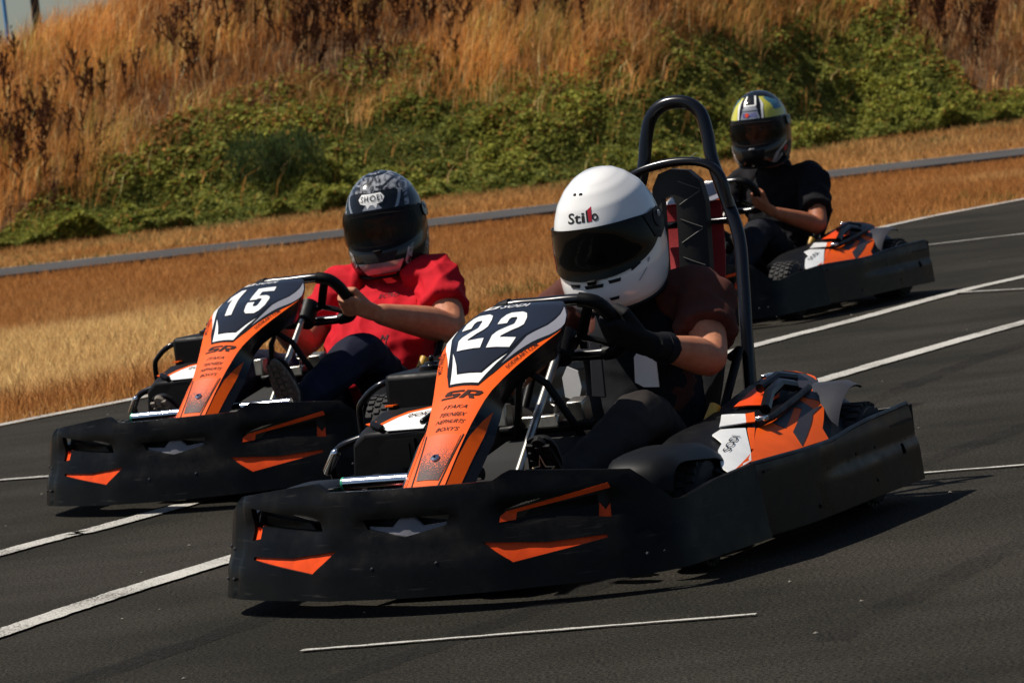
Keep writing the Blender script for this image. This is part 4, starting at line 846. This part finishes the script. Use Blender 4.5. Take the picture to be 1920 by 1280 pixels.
# ------------------------------------------------------------------ people
def blob(g, voxel, smooth_it=4, wrinkle=0., wscale=14., seed=0, creases=()):
    """fuse overlapping closed volumes into one continuous skin"""
    me = to_mesh('blob', g, 0, weld=True); ob = bpy.data.objects.new('blob', me)
    m = ob.modifiers.new('r', 'REMESH'); m.mode = 'VOXEL'; m.voxel_size = voxel; m.use_smooth_shade = True
    if smooth_it: s = ob.modifiers.new('s', 'SMOOTH'); s.iterations = smooth_it; s.factor = .5
    out = bake(ob); bpy.data.meshes.remove(me); out.materials.clear()
    if wrinkle:
        nv = len(out.vertices); co = np.empty(nv * 3, np.float32); no = np.empty(nv * 3, np.float32)
        out.vertices.foreach_get('co', co); out.vertices.foreach_get('normal', no); co = co.reshape(-1, 3); no = no.reshape(-1, 3); res = np.empty(nv)
        for q_ in range(nv):
            p = Vector(co[q_])
            w = noise.noise((p.x * wscale * .6 + seed, p.y * wscale, p.z * wscale * 1.5)) + .5 * noise.noise((p.x * wscale * 2 + 9, p.y * wscale * 1.7, p.z * wscale * 2.4 + seed))
            r_ = 1 - abs(noise.noise((p.x * wscale * .8 + 3, p.y * wscale * .45 + seed, p.z * wscale * .8 + p.y * 9))) * 2.6
            r2 = 1 - abs(noise.noise((p.x * wscale * .5 + p.z * 14 + 7, p.y * wscale * .9, p.z * wscale * .3 + seed))) * 3.2
            res[q_] = wrinkle * (w * .6 + max(0, r_) * .9 + max(0, r2) * .8)
        out.vertices.foreach_set('co', (co + no * res[:, None]).astype(np.float32).ravel())
    out.polygons.foreach_set('use_smooth', [True] * len(out.polygons)); out.update()
    return out
def ellring(c, hw, hd, fwd, lat, n=20):
    return [Vector(c) + Vector(lat) * hw * math.cos(a) + Vector(fwd) * hd * math.sin(a) for a in [2 * math.pi * k / n for k in range(n)]]
def grip_hand(rc, tan, wrist, inner, scale=1., fat=1., pad=0.):
    """a fist closed round the rim: palm, four curled fingers of unequal length, thumb from the side of the palm"""
    g = G(); rc = Vector(rc); T = Vector(tan).normalized(); wr = Vector(wrist)
    W = (rc - wr); W = (W - T * W.dot(T)).normalized(); Nn = T.cross(W).normalized()
    if Nn.dot(Vector(inner)) < 0: Nn = -Nn            # Nn points to the inside of the wheel
    rr = (.0205 + .0095 + pad * .5) * scale
    fr = (.0092 * fat + pad) * scale
    for i, (ln, w_) in enumerate(((235, .95), (262, 1.0), (250, .98), (215, .85))):   # index at the top, little finger below
        o = T * (.0285 - .0195 * i) * scale; pts = []
        for k in range(8):
            a = R(150 - ln * k / 7)               # from the back of the rim round the outside and over the front to the inside
            pts.append(rc + o + (W * -math.cos(a + math.pi) * -1 * 0 + (W * math.sin(a) * -1 * -1) * rr + Nn * math.cos(a) * rr * 1.0) * 1.0)
        g.tube(pts, [fr * w_ * (1.12 - .05 * k) for k in range(8)], 10, round_ends=True)
    # palm: from the wrist to the knuckles on the outer back side of the rim
    pc = rc - Nn * rr * .95 - W * .006
    for i in range(4):
        o = T * (.0285 - .0195 * i) * scale; g.tube([wr + o * .55 - Nn * .0, wr.lerp(pc, .5) + o * .85 - Nn * .006, pc + o + W * .004], [(.0165 + pad) * fat, (.0165 + pad) * fat, (.0125 + pad) * fat], 10, round_ends=True)
    # thumb: leaves the side of the palm near its base and closes over the front of the rim
    tb = wr.lerp(pc, .45) + T * .028
    g.tube([tb, rc + T * .040 - W * rr * .95 + Nn * .000, rc + T * .038 + Nn * rr * .75 - W * rr * .35, rc + T * .028 + Nn * rr * 1.05 + W * rr * .35], [(.0145 + pad) * fat, (.0125 + pad) * fat, (.011 + pad) * fat, (.0092 + pad) * fat], 10, round_ends=True)
    return g
def limb(g, pts, rad, seg=16): return g.tube(smooth_path(pts, 4), [r[0] for r in smooth_path([(q,) for q in rad], 4)], seg, round_ends=True)

HZ = [(.142, .004, .004, -.014), (.1385, .034, .030, -.045), (.130, .060, .052, -.074), (.113, .086, .076, -.103), (.085, .112, .101, -.133), (.045, .133, .120, -.153), (.0, .144, .1285, -.162), (-.04, .152, .131, -.161), (-.075, .166, .131, -.152), (-.105, .169, .127, -.138), (-.130, .157, .119, -.122), (-.145, .138, .108, -.107)]
HS = 1.13
_hz = [-h[0] for h in HZ]
def helm(az, z, off=0.):
    t = float(np.interp(-z, _hz, range(len(HZ)))); i = crom(HZ, t); a = R(az); xf, w, xb = i[1], i[2], i[3]; cx = (xf + xb) / 2; hx = (xf - xb) / 2
    c, s = math.cos(a), math.sin(a); n = 2 / 2.25
    x = cx + hx * math.copysign(abs(c) ** n, c); y = w * math.copysign(abs(s) ** n, s)
    l = math.hypot(x - cx, y) or 1; k = off * interp(z, [-.15, 0, .11, .142], [1, 1, .6, .1])
    return ((x + (x - cx) / l * k) * HS, (y + y / l * k) * HS, (z + off * interp(z, [-.15, 0, .11, .142], [0, .1, .8, 1])) * HS * 1.12)
PORT = [(-66, -.008), (-60, .022), (-30, .034), (0, .038), (30, .034), (60, .022), (66, -.008), (60, -.034), (36, -.048), (0, -.053), (-36, -.048), (-60, -.034)]
def in_poly(x, y, poly):
    c = False
    for i in range(len(poly)):
        (x1, y1), (x2, y2) = poly[i], poly[i - 1]
        if (y1 > y) != (y2 > y) and x < (x2 - x1) * (y - y1) / (y2 - y1) + x1: c = not c
    return c
def helm_shell():
    na = 96; zs = [.142, .141] + [.1385 - .0045 * k for k in range(63)]; zs = [z for z in zs if z > -.145] + [-.145]
    v = [helm(-180 + 360 * j / na, z) for z in zs for j in range(na)]; f = []
    for i in range(len(zs) - 1):
        for j in range(na):
            az = -180 + 360 * (j + .5) / na; z = (zs[i] + zs[i + 1]) / 2
            if in_poly(az, z, PORT): continue
            k = (j + 1) % na; f.append((i * na + j, (i + 1) * na + j, (i + 1) * na + k, i * na + k))
    f.append(tuple(range(na)))
    return G().add(v, f)
VIS = [(-96, .006), (-88, .026), (-60, .040), (-30, .046), (0, .048), (30, .046), (60, .040), (88, .026), (96, .006), (88, -.016), (70, -.040), (40, -.056), (0, -.062), (-40, -.056), (-70, -.040), (-88, -.016)]
def build_helmet(person, head, rot, style):
    mats = {'white': 'helmet_white', 'black': 'helmet_black', 'yellow': 'helmet_black'}
    h = mk('helmet', helm_shell, mats[style], person, key='helmet', smooth=60)
    h.matrix_local = Matrix.Translation(Vector(head)) @ Euler(rot, 'XYZ').to_matrix().to_4x4()
    H = lambda nm, poly, off, mat, thick=.0015, **k: mk(nm, lambda: drape(poly, helm, off, du=5, dv=.012, thick=thick, **k), mat, h)
    HT = lambda nm, s, p0, p1, up, off, mat, **k: mk(nm, lambda: lettering(s, helm, p0, p1, up, off, **k), mat, h)
    sm = lambda P: [tuple(q) for q in P]
    mk('lining', lambda: drape([(-178, -.143), (178, -.143), (178, .13), (-178, .13)], helm, -.016, holes=[[(a * 1.02, z * 1.02) for a, z in PORT]], du=15, dv=.02), 'liner_black', h, key='lining')
    mk('edge_trim', lambda: G().tube([helm(a, -.145, .001) for a in range(-180, 180, 6)], .0065, 8, closed=True), 'satin_black', h, key='etrim')
    mk('port_gasket', lambda: G().tube([helm(a, z, .0) for a, z in smooth_path(PORT, 4, True)], .0055, 6, closed=True), 'liner_black', h, key='gasket')
    H('visor', sm(smooth_path(VIS, 4, True)), .0075, {'white': 'visor_dark', 'black': 'visor_smoke', 'yellow': 'visor_clear'}[style], .0025)
    for sg in (1, -1):
        H('visor_pivot', [(sg * (92 + 9 * math.cos(a)), .010 + .020 * math.sin(a)) for a in [2 * math.pi * k / 16 for k in range(16)]], .012, 'satin_black' if style == 'white' else 'helmet_black', .006)
        mk('pivot_screw', lambda: G().ell(helm(sg * 92, .016, .013), (.010, .004, .010), 12, 6), 'helmet_grey_line', h)
    if style == 'white':
        H('visor_arm', [(70, .034), (97, .030), (97, -.018), (86, -.030), (78, -.02)], .0098, 'satin_black', .004)
        for a0, a1, z0, z1 in ((-9, 9, -.072, -.079), (14, 28, -.068, -.075), (-28, -14, -.068, -.075), (40, 54, -.053, -.063), (12, 23, -.106, -.113), (-23, -12, -.106, -.113)):
            H('vent', [(a0, z0), (a1, z0 + (.008 if a0 > 39 else 0)), (a1 - 1, z1 + (.008 if a0 > 39 else 0)), (a0 + 1, z1)], .0016, 'liner_black', .003)
        mk('visor_tab', lambda: G().box(helm(0, -.064, .012), (.012, .026, .012)), 'satin_black', h, bevel=.002)
        for a0 in (-18, -6): H('vent', [(a0, .1165), (a0 + 5, .1165), (a0 + 5, .1135), (a0, .1135)], .0016, 'liner_black', .002)
        HT('maker_lettering', 'Sti', (-20, .061), (1.5, .061), (0, .021), .0009, 'liner_black', bold=.015); H('logo_bar', [(3.2, .061), (5.5, .061), (5.5, .085), (3.2, .083)], .0008, 'liner_black', .0006); HT('maker_lettering', 'o', (9.5, .061), (17.5, .061), (0, .0145), .0009, 'liner_black', bold=.02)
        H('logo_bar', [(5.5, .061), (9.0, .061), (11, .090), (5.5, .085)], .0008, 'helmet_red', .0006)
        H('side_mark', [(63, -.062), (66, -.058), (66, -.052), (63, -.054)], .0016, 'helmet_grey_line', .001); H('side_mark', [(48, -.088), (60, -.070), (60.5, -.0715), (49, -.0895)], .0016, 'helmet_grey_line', .001)
    if style == 'black':
        H('top_graphic', [(-75, .080), (-45, .096), (-22, .100), (0, .096), (22, .100), (45, .096), (75, .080), (120, .085), (170, .08), (178, .1405), (0, .1405), (-178, .1405), (-170, .08), (-120, .085)], .0012, 'helmet_streak')
        for sg in (1, -1):
            H('side_flash', [(sg * a, z) for a, z in ((34, .048), (40, .048), (62, .092), (56, .094))], .0014, 'helmet_silver')
            H('side_flash', [(sg * a, z) for a, z in ((52, .046), (62, .044), (74, .082), (90, .098), (72, .096), (64, .086))], .0014, 'helmet_streak')
            H('chin_flash', [(sg * a, z) for a, z in ((34, -.118), (42, -.070), (54, -.062), (44, -.118))], .0018, 'helmet_streak')
            H('side_flash', [(sg * a, z) for a, z in ((78, -.09), (92, -.05), (104, -.045), (92, -.10))], .0014, 'helmet_streak')
        H('logo_plate', [(-22, .082), (-17, .070), (-8, .066), (-5.5, .054), (-2, .064), (2, .064), (5.5, .054), (8, .066), (17, .070), (22, .082), (17, .094), (-17, .094)], .0028, 'white_film', .001)
        HT('maker_lettering', 'SHOEI', (-17, .0735), (17, .0735), (0, .0155), .0045, 'liner_black', bold=.004, space=1.25)
        H('brow_vent', [(-14, .052), (14, .052), (9, .064), (-9, .064)], .002, 'helmet_silver', .002)
        H('chin_panel', [(-34, -.098), (34, -.098), (24, -.134), (-24, -.134)], .0025, 'helmet_silver', .002)
        H('chin_vent', [(-26, -.070), (26, -.070), (20, -.096), (-20, -.096)], .004, 'liner_black', .003)
        H('chin_trim', [(-20, -.135), (20, -.135), (18, -.141), (-18, -.141)], .003, 'helmet_red', .001)
        mk('visor_tab', lambda: G().box(helm(0, -.064, .010), (.010, .03, .008)), 'satin_black', h, bevel=.002)
    if style == 'yellow':
        for sg in (1, -1):
            H('side_graphic', [(sg * a, z) for a, z in ((30, .050), (60, .044), (90, .036), (100, .06), (96, .085), (78, .108), (55, .124), (34, .128), (40, .1), (34, .085))], .0014, 'helmet_yellow')
            H('side_inlay', [(sg * a, z) for a, z in ((62, .070), (90, .066), (92, .098), (66, .118), (48, .122), (60, .098))], .0026, 'helmet_blue', .001)
            H('front_band', [(sg * a, z) for a, z in ((24, .050), (28, .050), (32, .084), (38, .1), (34, .124), (30, .1), (27, .086))], .0028, 'white_film', .001)
            H('top_band', [(sg * a, z) for a, z in ((12, .098), (16, .098), (22, .131), (15, .131))], .0028, 'white_film', .001)
            H('chin_flash', [(sg * a, z) for a, z in ((34, -.130), (46, -.092), (74, -.060), (78, -.066), (54, -.094), (46, -.128), (60, -.10), (64, -.11), (46, -.136))], .002, 'helmet_silver')
            H('chin_flash', [(sg * a, z) for a, z in ((66, -.085), (76, -.075), (78, -.095), (70, -.1))], .002, 'helmet_red')
        H('top_band', [(-12, .098), (12, .098), (12, .102), (-12, .102)], .0028, 'white_film', .001)
        H('brow_vent', [(-18, .082), (18, .082), (14, .096), (-14, .096)], .004, 'helmet_silver', .003)
        H('logo_plate', [(-20, .052), (20, .052), (17, .080), (-17, .080)], .002, 'helmet_silver', .001)
        HT('maker_lettering', 'BOXS', (-14, .058), (14, .058), (0, .016), .0042, 'logo_blue', bold=.01)
        H('logo_dot', [(-5 + 4 * math.cos(a), .066 + .008 * math.sin(a)) for a in [k * math.pi / 5 for k in range(10)]], .005, 'orange_paint', .001)
        H('chin_vent', [(-22, -.070), (22, -.070), (16, -.124), (-16, -.124)], .004, 'satin_black', .003)
        mk('visor_tab', lambda: G().box(helm(0, -.064, .010), (.010, .03, .008)), 'helmet_silver', h, bevel=.002)
    return h

def shoe_geo(style):
    rings = []
    for s, hw, up in ((0, .022, .035), (.01, .032, .060), (.05, .036, .085), (.10, .035, .078), (.15, .040, .062), (.20, .046, .050), (.24, .043, .043), (.262, .033, .034), (.272, .015, .02)):
        rings.append([(s, hw * math.cos(a), (.010 + (up - .010) * max(0, math.sin(a))) if math.sin(a) >= 0 else .010 + .010 * math.sin(a) * 0) for a in [2 * math.pi * k / 18 for k in range(18)]])
    return G().loft(rings)
def sole_geo():
    out = []
    for k in range(24):
        a = 2 * math.pi * k / 24; x = .136 + .140 * math.cos(a); y = (.046 if x > .13 else .038) * math.sin(a) * (1 if not .06 < x < .13 else .92); out.append((x, y))
    g = G().prism(out, -.004, .011, 'Z')
    for i in range(10):
        for j in (-1, 0, 1):
            x = .022 + i * .025; w = .040 if x > .13 else .032
            g.box((x + .006 * abs(j), j * w * .56, -.007), (.016, w * .42, .009))
    return g
def build_person(label, pose, roll, P):
    per = empty('person', (pose[0], pose[1], .022), pose[2], label, 'person', 'drivers seated in the karts'); per.rotation_euler = (roll, 0, pose[2])
    head = Vector(P['head']); fat = P.get('fat', 1.); tor = P['torso']; neck = Vector(P['neck']); hrot = Euler(P['hrot'], 'XYZ').to_matrix()
    # body: one skin from head to feet
    g = G(); g.ell(head + hrot @ Vector((-.012, 0, .025)), (.098, .078, .105), 20, 14, hrot); g.ell(head + hrot @ Vector((.035, 0, -.055)), (.066, .056, .068), 16, 10, hrot)
    fc = lambda *p: head + hrot @ Vector(p)
    g.tube([fc(.085, 0, .015), fc(.108, 0, -.032), fc(.100, 0, -.044)], [.009, .0135, .010], 10, round_ends=True)      # nose
    g.tube([fc(.083, -.045, .022), fc(.094, 0, .018), fc(.083, .045, .022)], [.009, .010, .009], 8, round_ends=True)   # brow
    g.tube([fc(.086, -.022, -.070), fc(.096, 0, -.068), fc(.086, .022, -.070)], [.006, .0085, .006], 8, round_ends=True)  # mouth
    for s in (1, -1):
        g.ell(fc(-.005, s * .078, -.005), (.018, .009, .030), 10, 8, hrot); g.ell(fc(.068, s * .040, -.030), (.025, .022, .020), 10, 8, hrot)
    limb(g, [neck + Vector((-.02, 0, -.06)), neck + Vector((0, 0, .03)), head + hrot @ Vector((-.02, 0, -.06))], [.066, .060, .060])
    g.loft([ellring(c, hw * .88, hd * .85, f, (0, 1, 0)) for c, hw, hd, f in tor])
    for s, side in ((1, 'L'), (-1, 'R')):
        sh, el, wr = [Vector(q) for q in P['arm' + side]]; rim = P['rim']
        ra = P.get('arm_r', 1.)
        limb(g, [sh, sh.lerp(el, .45), el, el.lerp(wr, .3), el.lerp(wr, .7), wr], [.056 * ra, .051 * ra, .043 * ra, .046 * ra, .037 * ra, .029 * ra])
        rc = Vector((rim[0], s * rim[1], rim[2])); tan = Vector(P.get('rtan', (.62, s * .1, .78)))
        hg = grip_hand(rc, tan, wr, (0, -s, 0), 1., fat if fat < 1.15 else 1.12); g.add(hg.v, hg.f)
        hip, kn, an = [Vector(q) for q in P['leg' + side]]; limb(g, [hip, hip.lerp(kn, .5), kn, kn.lerp(an, .35), an], [.070, .062, .048, .046, .032])
        toe = Vector(P['toe' + side]); d = (toe - an).normalized(); fu = Vector((-.75, 0, .6)); fu = (fu - d * fu.dot(d)).normalized(); limb(g, [an, an + d * .06 - fu * .018, an + d * .15 - fu * .034], [.031, .024, .017])
    mk('body', blob(g, .0052, 3), P['skin'], per)
    for s in (1, -1):
        mk('eye', lambda: G().ell(fc(.077, s * .033, .0), (.012, .013, .009), 12, 8, hrot), 'eye_white', per); mk('eyebrow', lambda: G().tube([fc(.090, s * .012, .026), fc(.092, s * .032, .032), fc(.080, s * .055, .026)], [.004, .005, .003], 6), 'hair_dark', per)
    # trousers
    g = G(); c0 = tor[0]; g.loft([ellring(Vector(c0[0]) + Vector((dx, 0, dz)), hw, .115 * fat, (.9, 0, .3), (0, 1, 0)) for dx, dz, hw in ((.0, .07, .15 * fat), (.03, 0, .165 * fat), (.06, -.05, .15 * fat))])
    for s, side in ((1, 'L'), (-1, 'R')):
        hip, kn, an = [Vector(q) for q in P['leg' + side]]; lr = P.get('leg_r', 1.)
        limb(g, [hip, hip.lerp(kn, .5) + Vector((0, 0, .012)), kn, kn.lerp(an, .35), an], [.092 * lr, .085 * lr, .070 * lr, .064 * lr, .056 * lr])
    mk('trousers', blob(g, .009, 4, .006, 11, 2), P['trousers'], per)
    # shirt: torso and short sleeves
    g = G(); g.loft([ellring(c, hw, hd, f, (0, 1, 0)) for c, hw, hd, f in smooth_rings(tor)])
    for s, side in ((1, 'L'), (-1, 'R')):
        sh, el, wr = [Vector(q) for q in P['arm' + side]]; sl = P.get('sleeve', .60); e = sh.lerp(el, sl); ra = P.get('slv_r', 1.)
        inn = Vector((sh.x - .01, sh.y - s * .10, sh.z + .005))
        g.tube(smooth_path([inn, sh + Vector((-.0, 0, .012)), sh.lerp(el, sl * .5), e], 4), [r[0] for r in smooth_path([(.080 * ra,), (.076 * ra,), (.074 * ra,), (.079 * ra,)], 4)], 20)
    g.tube([neck + Vector((-.03, 0, -.08)), neck + Vector((-.01, 0, -.005))], [.100, .078], 20)
    tsm = blob(g, .0070, 2, .0105, 11, 5); ts = mk('t_shirt', tsm, P['shirt'], per)
    if P.get('prints'):
        from mathutils.bvhtree import BVHTree
        bvh = BVHTree.FromPolygons([v.co.copy() for v in tsm.vertices], [tuple(p.vertices) for p in tsm.polygons])
        def sfn(y, z, off=0.):
            hit = bvh.ray_cast(Vector((.9, y, z)), Vector((-1, 0, 0))); return tuple(hit[0] + Vector((off, 0, off * .5))) if hit[0] else (.1, y, z)
        for s_, y0, y1, z0, hgt, slope in P['prints']: mk('shirt_lettering', lambda: lettering(s_, sfn, (y0, z0), (y1, z0 + slope), (0, hgt), .002, shear=.1, du=.012, dv=.012), 'shirt_print', ts)
    mk('collar', lambda: G().tube([neck + Vector((-.008 + .078 * math.cos(a), .082 * math.sin(a), -.004 - .012 * math.cos(a))) for a in [2 * math.pi * k / 28 for k in range(28)]], .0075, 8, closed=True), P['shirt'], per)
    for s, side in ((1, 'L'), (-1, 'R')):
        an, toe = Vector(P['leg' + side][2]), Vector(P['toe' + side]); d = (toe - an).normalized(); st = an - d * .055
        up = Vector((-.75, 0, .6)); up = (up - d * up.dot(d)).normalized(); lat = up.cross(d); st = st - up * .055
        sh = mk('shoe', lambda: shoe_geo(0), P['shoe'], per, key='shoe', bevel=0); sh.matrix_local = Matrix(((d.x, lat.x, up.x, st.x), (d.y, lat.y, up.y, st.y), (d.z, lat.z, up.z, st.z), (0, 0, 0, 1)))
        so = mk('sole', sole_geo, P['sole'], sh, key='sole', smooth=30)
        if P.get('star'):
            S4 = [(.135, .0), (.172, .009), (.196, .032), (.196, .008), (.232, .0), (.196, -.008), (.190, -.030), (.172, -.009)]
            mk('shoe_emblem', lambda: G().tube([(a, b, -.0135) for a, b in S4], .0022, 6, closed=True), 'gold_print', sh, key='star')
    if P.get('glove'):
        for s, side in ((1, 'L'), (-1, 'R')):
            sh_, el, wr = [Vector(q) for q in P['arm' + side]]; rim = P['rim']; rc = Vector((rim[0], s * rim[1], rim[2]))
            hg = grip_hand(rc, P.get('rtan', (.62, s * .1, .78)), wr, (0, -s, 0), 1.0, 1.08, .0036); d = (el - wr).normalized()
            hg.tube([wr - d * .035, wr + d * .01, wr + d * .042], [.036, .041, .044], 18)
            gl = mk('glove', blob(hg, .0052, 3), 'glove_black', per)
            mk('wrist_strap', lambda: G().tube([wr + d * .004, wr + d * .028], [.0430, .0455], 20), 'vest_black', gl)
    if P.get('vest'):
        V_ = [(c, hw * 1.06, hd * 1.09 + .006, f) for c, hw, hd, f in smooth_rings(tor)]
        g = G().loft([ellring(c, hw, hd, f, (0, 1, 0), 24) for c, hw, hd, f in V_]); vs = mk('vest', blob(g, .010, 4, .004, 10, 8), 'vest_black', per)
        mk('protector_plate', lambda: G().prism([(-.165, .375), (-.125, .36), (-.112, .40), (-.118, .445), (-.15, .46), (-.168, .43)], .122, .127, 'X'), 'white_film', vs)
        mk('protector_plate', lambda: G().prism([(.05, .40), (.075, .385), (.12, .382), (.12, .51), (.085, .505), (.055, .47)], .118, .123, 'X'), 'white_film', vs)
        mk('chest_strap', lambda: G().prism([(-.080, .37), (-.038, .365), (-.036, .52), (-.07, .53)], .128, .136, 'X'), 'grey_plastic', vs, bevel=.003)
    build_helmet(per, head, P['hrot'], P['helmet'])
    return per
def smooth_rings(tor, k=3):
    flat = [tuple(c) + (hw, hd) + tuple(f) for c, hw, hd, f in tor]; out = []
    for q in [crom(flat, i / k) for i in range((len(flat) - 1) * k + 1)]: out.append((q[0:3], q[3], q[4], Vector(q[5:8]).normalized()))
    return out

# ------------------------------------------------------------------ the three karts and their drivers
POSE22 = (.3341, 11.9444, -2.0066); POSE15 = (-.5044, 15.4868, -2.0063); POSE9 = (1.4127, 21.85, -2.1101)
build_kart('black and orange kart numbered 22 with a tall black roll hoop, nearest the camera', '22', POSE22, hoop=True, fenders=True, steer=.10)
build_kart('black and orange kart numbered 15 driven by the person in red', '15', POSE15, roll=.015, steer=.10)
build_kart('kart numbered 9, farthest back, its front hidden by the roll hoop', '9', POSE9, steer=.10)
F0 = Vector((.93, 0, .36)).normalized()
build_person('driver in white full-face helmet, brown T-shirt and black gloves leaning forward in the nearest kart', POSE22, 0, dict(
    head=(.085, 0, .825), hrot=(R(3), R(16), R(2)), neck=(-.03, 0, .66),
    torso=[((-.02, 0, .13), .17, .12, (1, 0, .3)), ((-.04, 0, .26), .165, .125, (1, 0, .1)), ((-.06, 0, .40), .158, .122, (1, 0, -.05)), ((-.065, 0, .52), .165, .12, (1, 0, -.15)), ((-.06, 0, .595), .15, .095, (1, 0, -.25)), ((-.045, 0, .65), .09, .075, (1, 0, -.3))],
    armL=((-.055, .205, .60), (.165, .300, .455), (.375, .245, .510)), armR=((-.055, -.205, .60), (.165, -.315, .44), (.385, -.235, .515)), rim=(.475, .168, .585),
    legL=((.08, .10, .17), (.54, .235, .335), (1.00, .19, .205)), legR=((.08, -.10, .17), (.54, -.225, .33), (1.0, -.235, .165)), toeL=(1.13, .215, .40), toeR=(1.16, -.262, .33),
    skin='skin', shirt='shirt_brown', trousers='trousers_grey', shoe='shoe_black', sole='shoe_black', star=True, glove=True, vest=True, helmet='white', arm_r=1.10, slv_r=.99))
build_person('driver in red T-shirt and black and silver helmet seated in kart 15', POSE15, .015, dict(
    head=(-.235, 0, .826), hrot=(R(2), R(9), R(12)), neck=(-.25, 0, .655), fat=1.15,
    torso=[((-.02, 0, .14), .19, .17, (1, 0, .3)), ((-.02, 0, .26), .195, .20, (1, 0, .1)), ((-.06, 0, .38), .195, .19, (1, 0, -.02)), ((-.14, 0, .50), .195, .155, (1, 0, -.15)), ((-.21, 0, .595), .165, .11, (1, 0, -.25)), ((-.235, 0, .645), .09, .078, (1, 0, -.3))],
    armL=((-.195, .205, .575), (.0, .320, .420), (.32, .215, .505)), armR=((-.195, -.195, .575), (-.02, -.290, .415), (.30, -.205, .50)), rim=(.455, .166, .565),
    legL=((.10, .11, .20), (.48, .19, .385), (.83, .12, .245)), legR=((.10, -.11, .20), (.55, -.22, .37), (1.0, -.23, .205)), toeL=(.93, .11, .45), toeR=(1.16, -.25, .41),
    skin='skin', shirt='shirt_red', trousers='trousers_navy', shoe='shoe_black', sole='shoe_sole', helmet='black', arm_r=1.32, slv_r=1.10, sleeve=.62, prints=[("07'41", -.06, .055, .385, .035, .004), ('ECTRO', .02, .095, .545, .014, .0), ('M', .085, .11, .388, .03, .0)]))
build_person('driver in black T-shirt and yellow and black helmet in the farthest kart', POSE9, 0, dict(
    head=(.052, 0, .922), hrot=(R(0), R(10), R(10)), neck=(-.05, 0, .71),
    torso=[((-.03, 0, .13), .165, .12, (1, 0, .3)), ((-.05, 0, .26), .16, .12, (1, 0, .1)), ((-.06, 0, .40), .165, .12, (1, 0, -.05)), ((-.065, 0, .53), .185, .115, (1, 0, -.15)), ((-.065, 0, .63), .165, .095, (1, 0, -.22)), ((-.06, 0, .685), .085, .07, (1, 0, -.25))],
    armL=((-.065, .205, .615), (.16, .325, .395), (.40, .215, .485)), armR=((-.065, -.205, .615), (.12, -.325, .42), (.38, -.21, .50)), rim=(.475, .168, .565),
    legL=((.08, .10, .17), (.50, .17, .40), (.93, .16, .15)), legR=((.08, -.10, .17), (.50, -.17, .40), (.93, -.2, .15)), toeL=(1.08, .17, .29), toeR=(1.08, -.2, .29),
    skin='skin_dark', shirt='shirt_black', trousers='jeans_dark', shoe='shoe_black', sole='shoe_sole', helmet='yellow', arm_r=1.0, slv_r=.98, sleeve=.66))
bpy.data.scenes.remove(TMP)
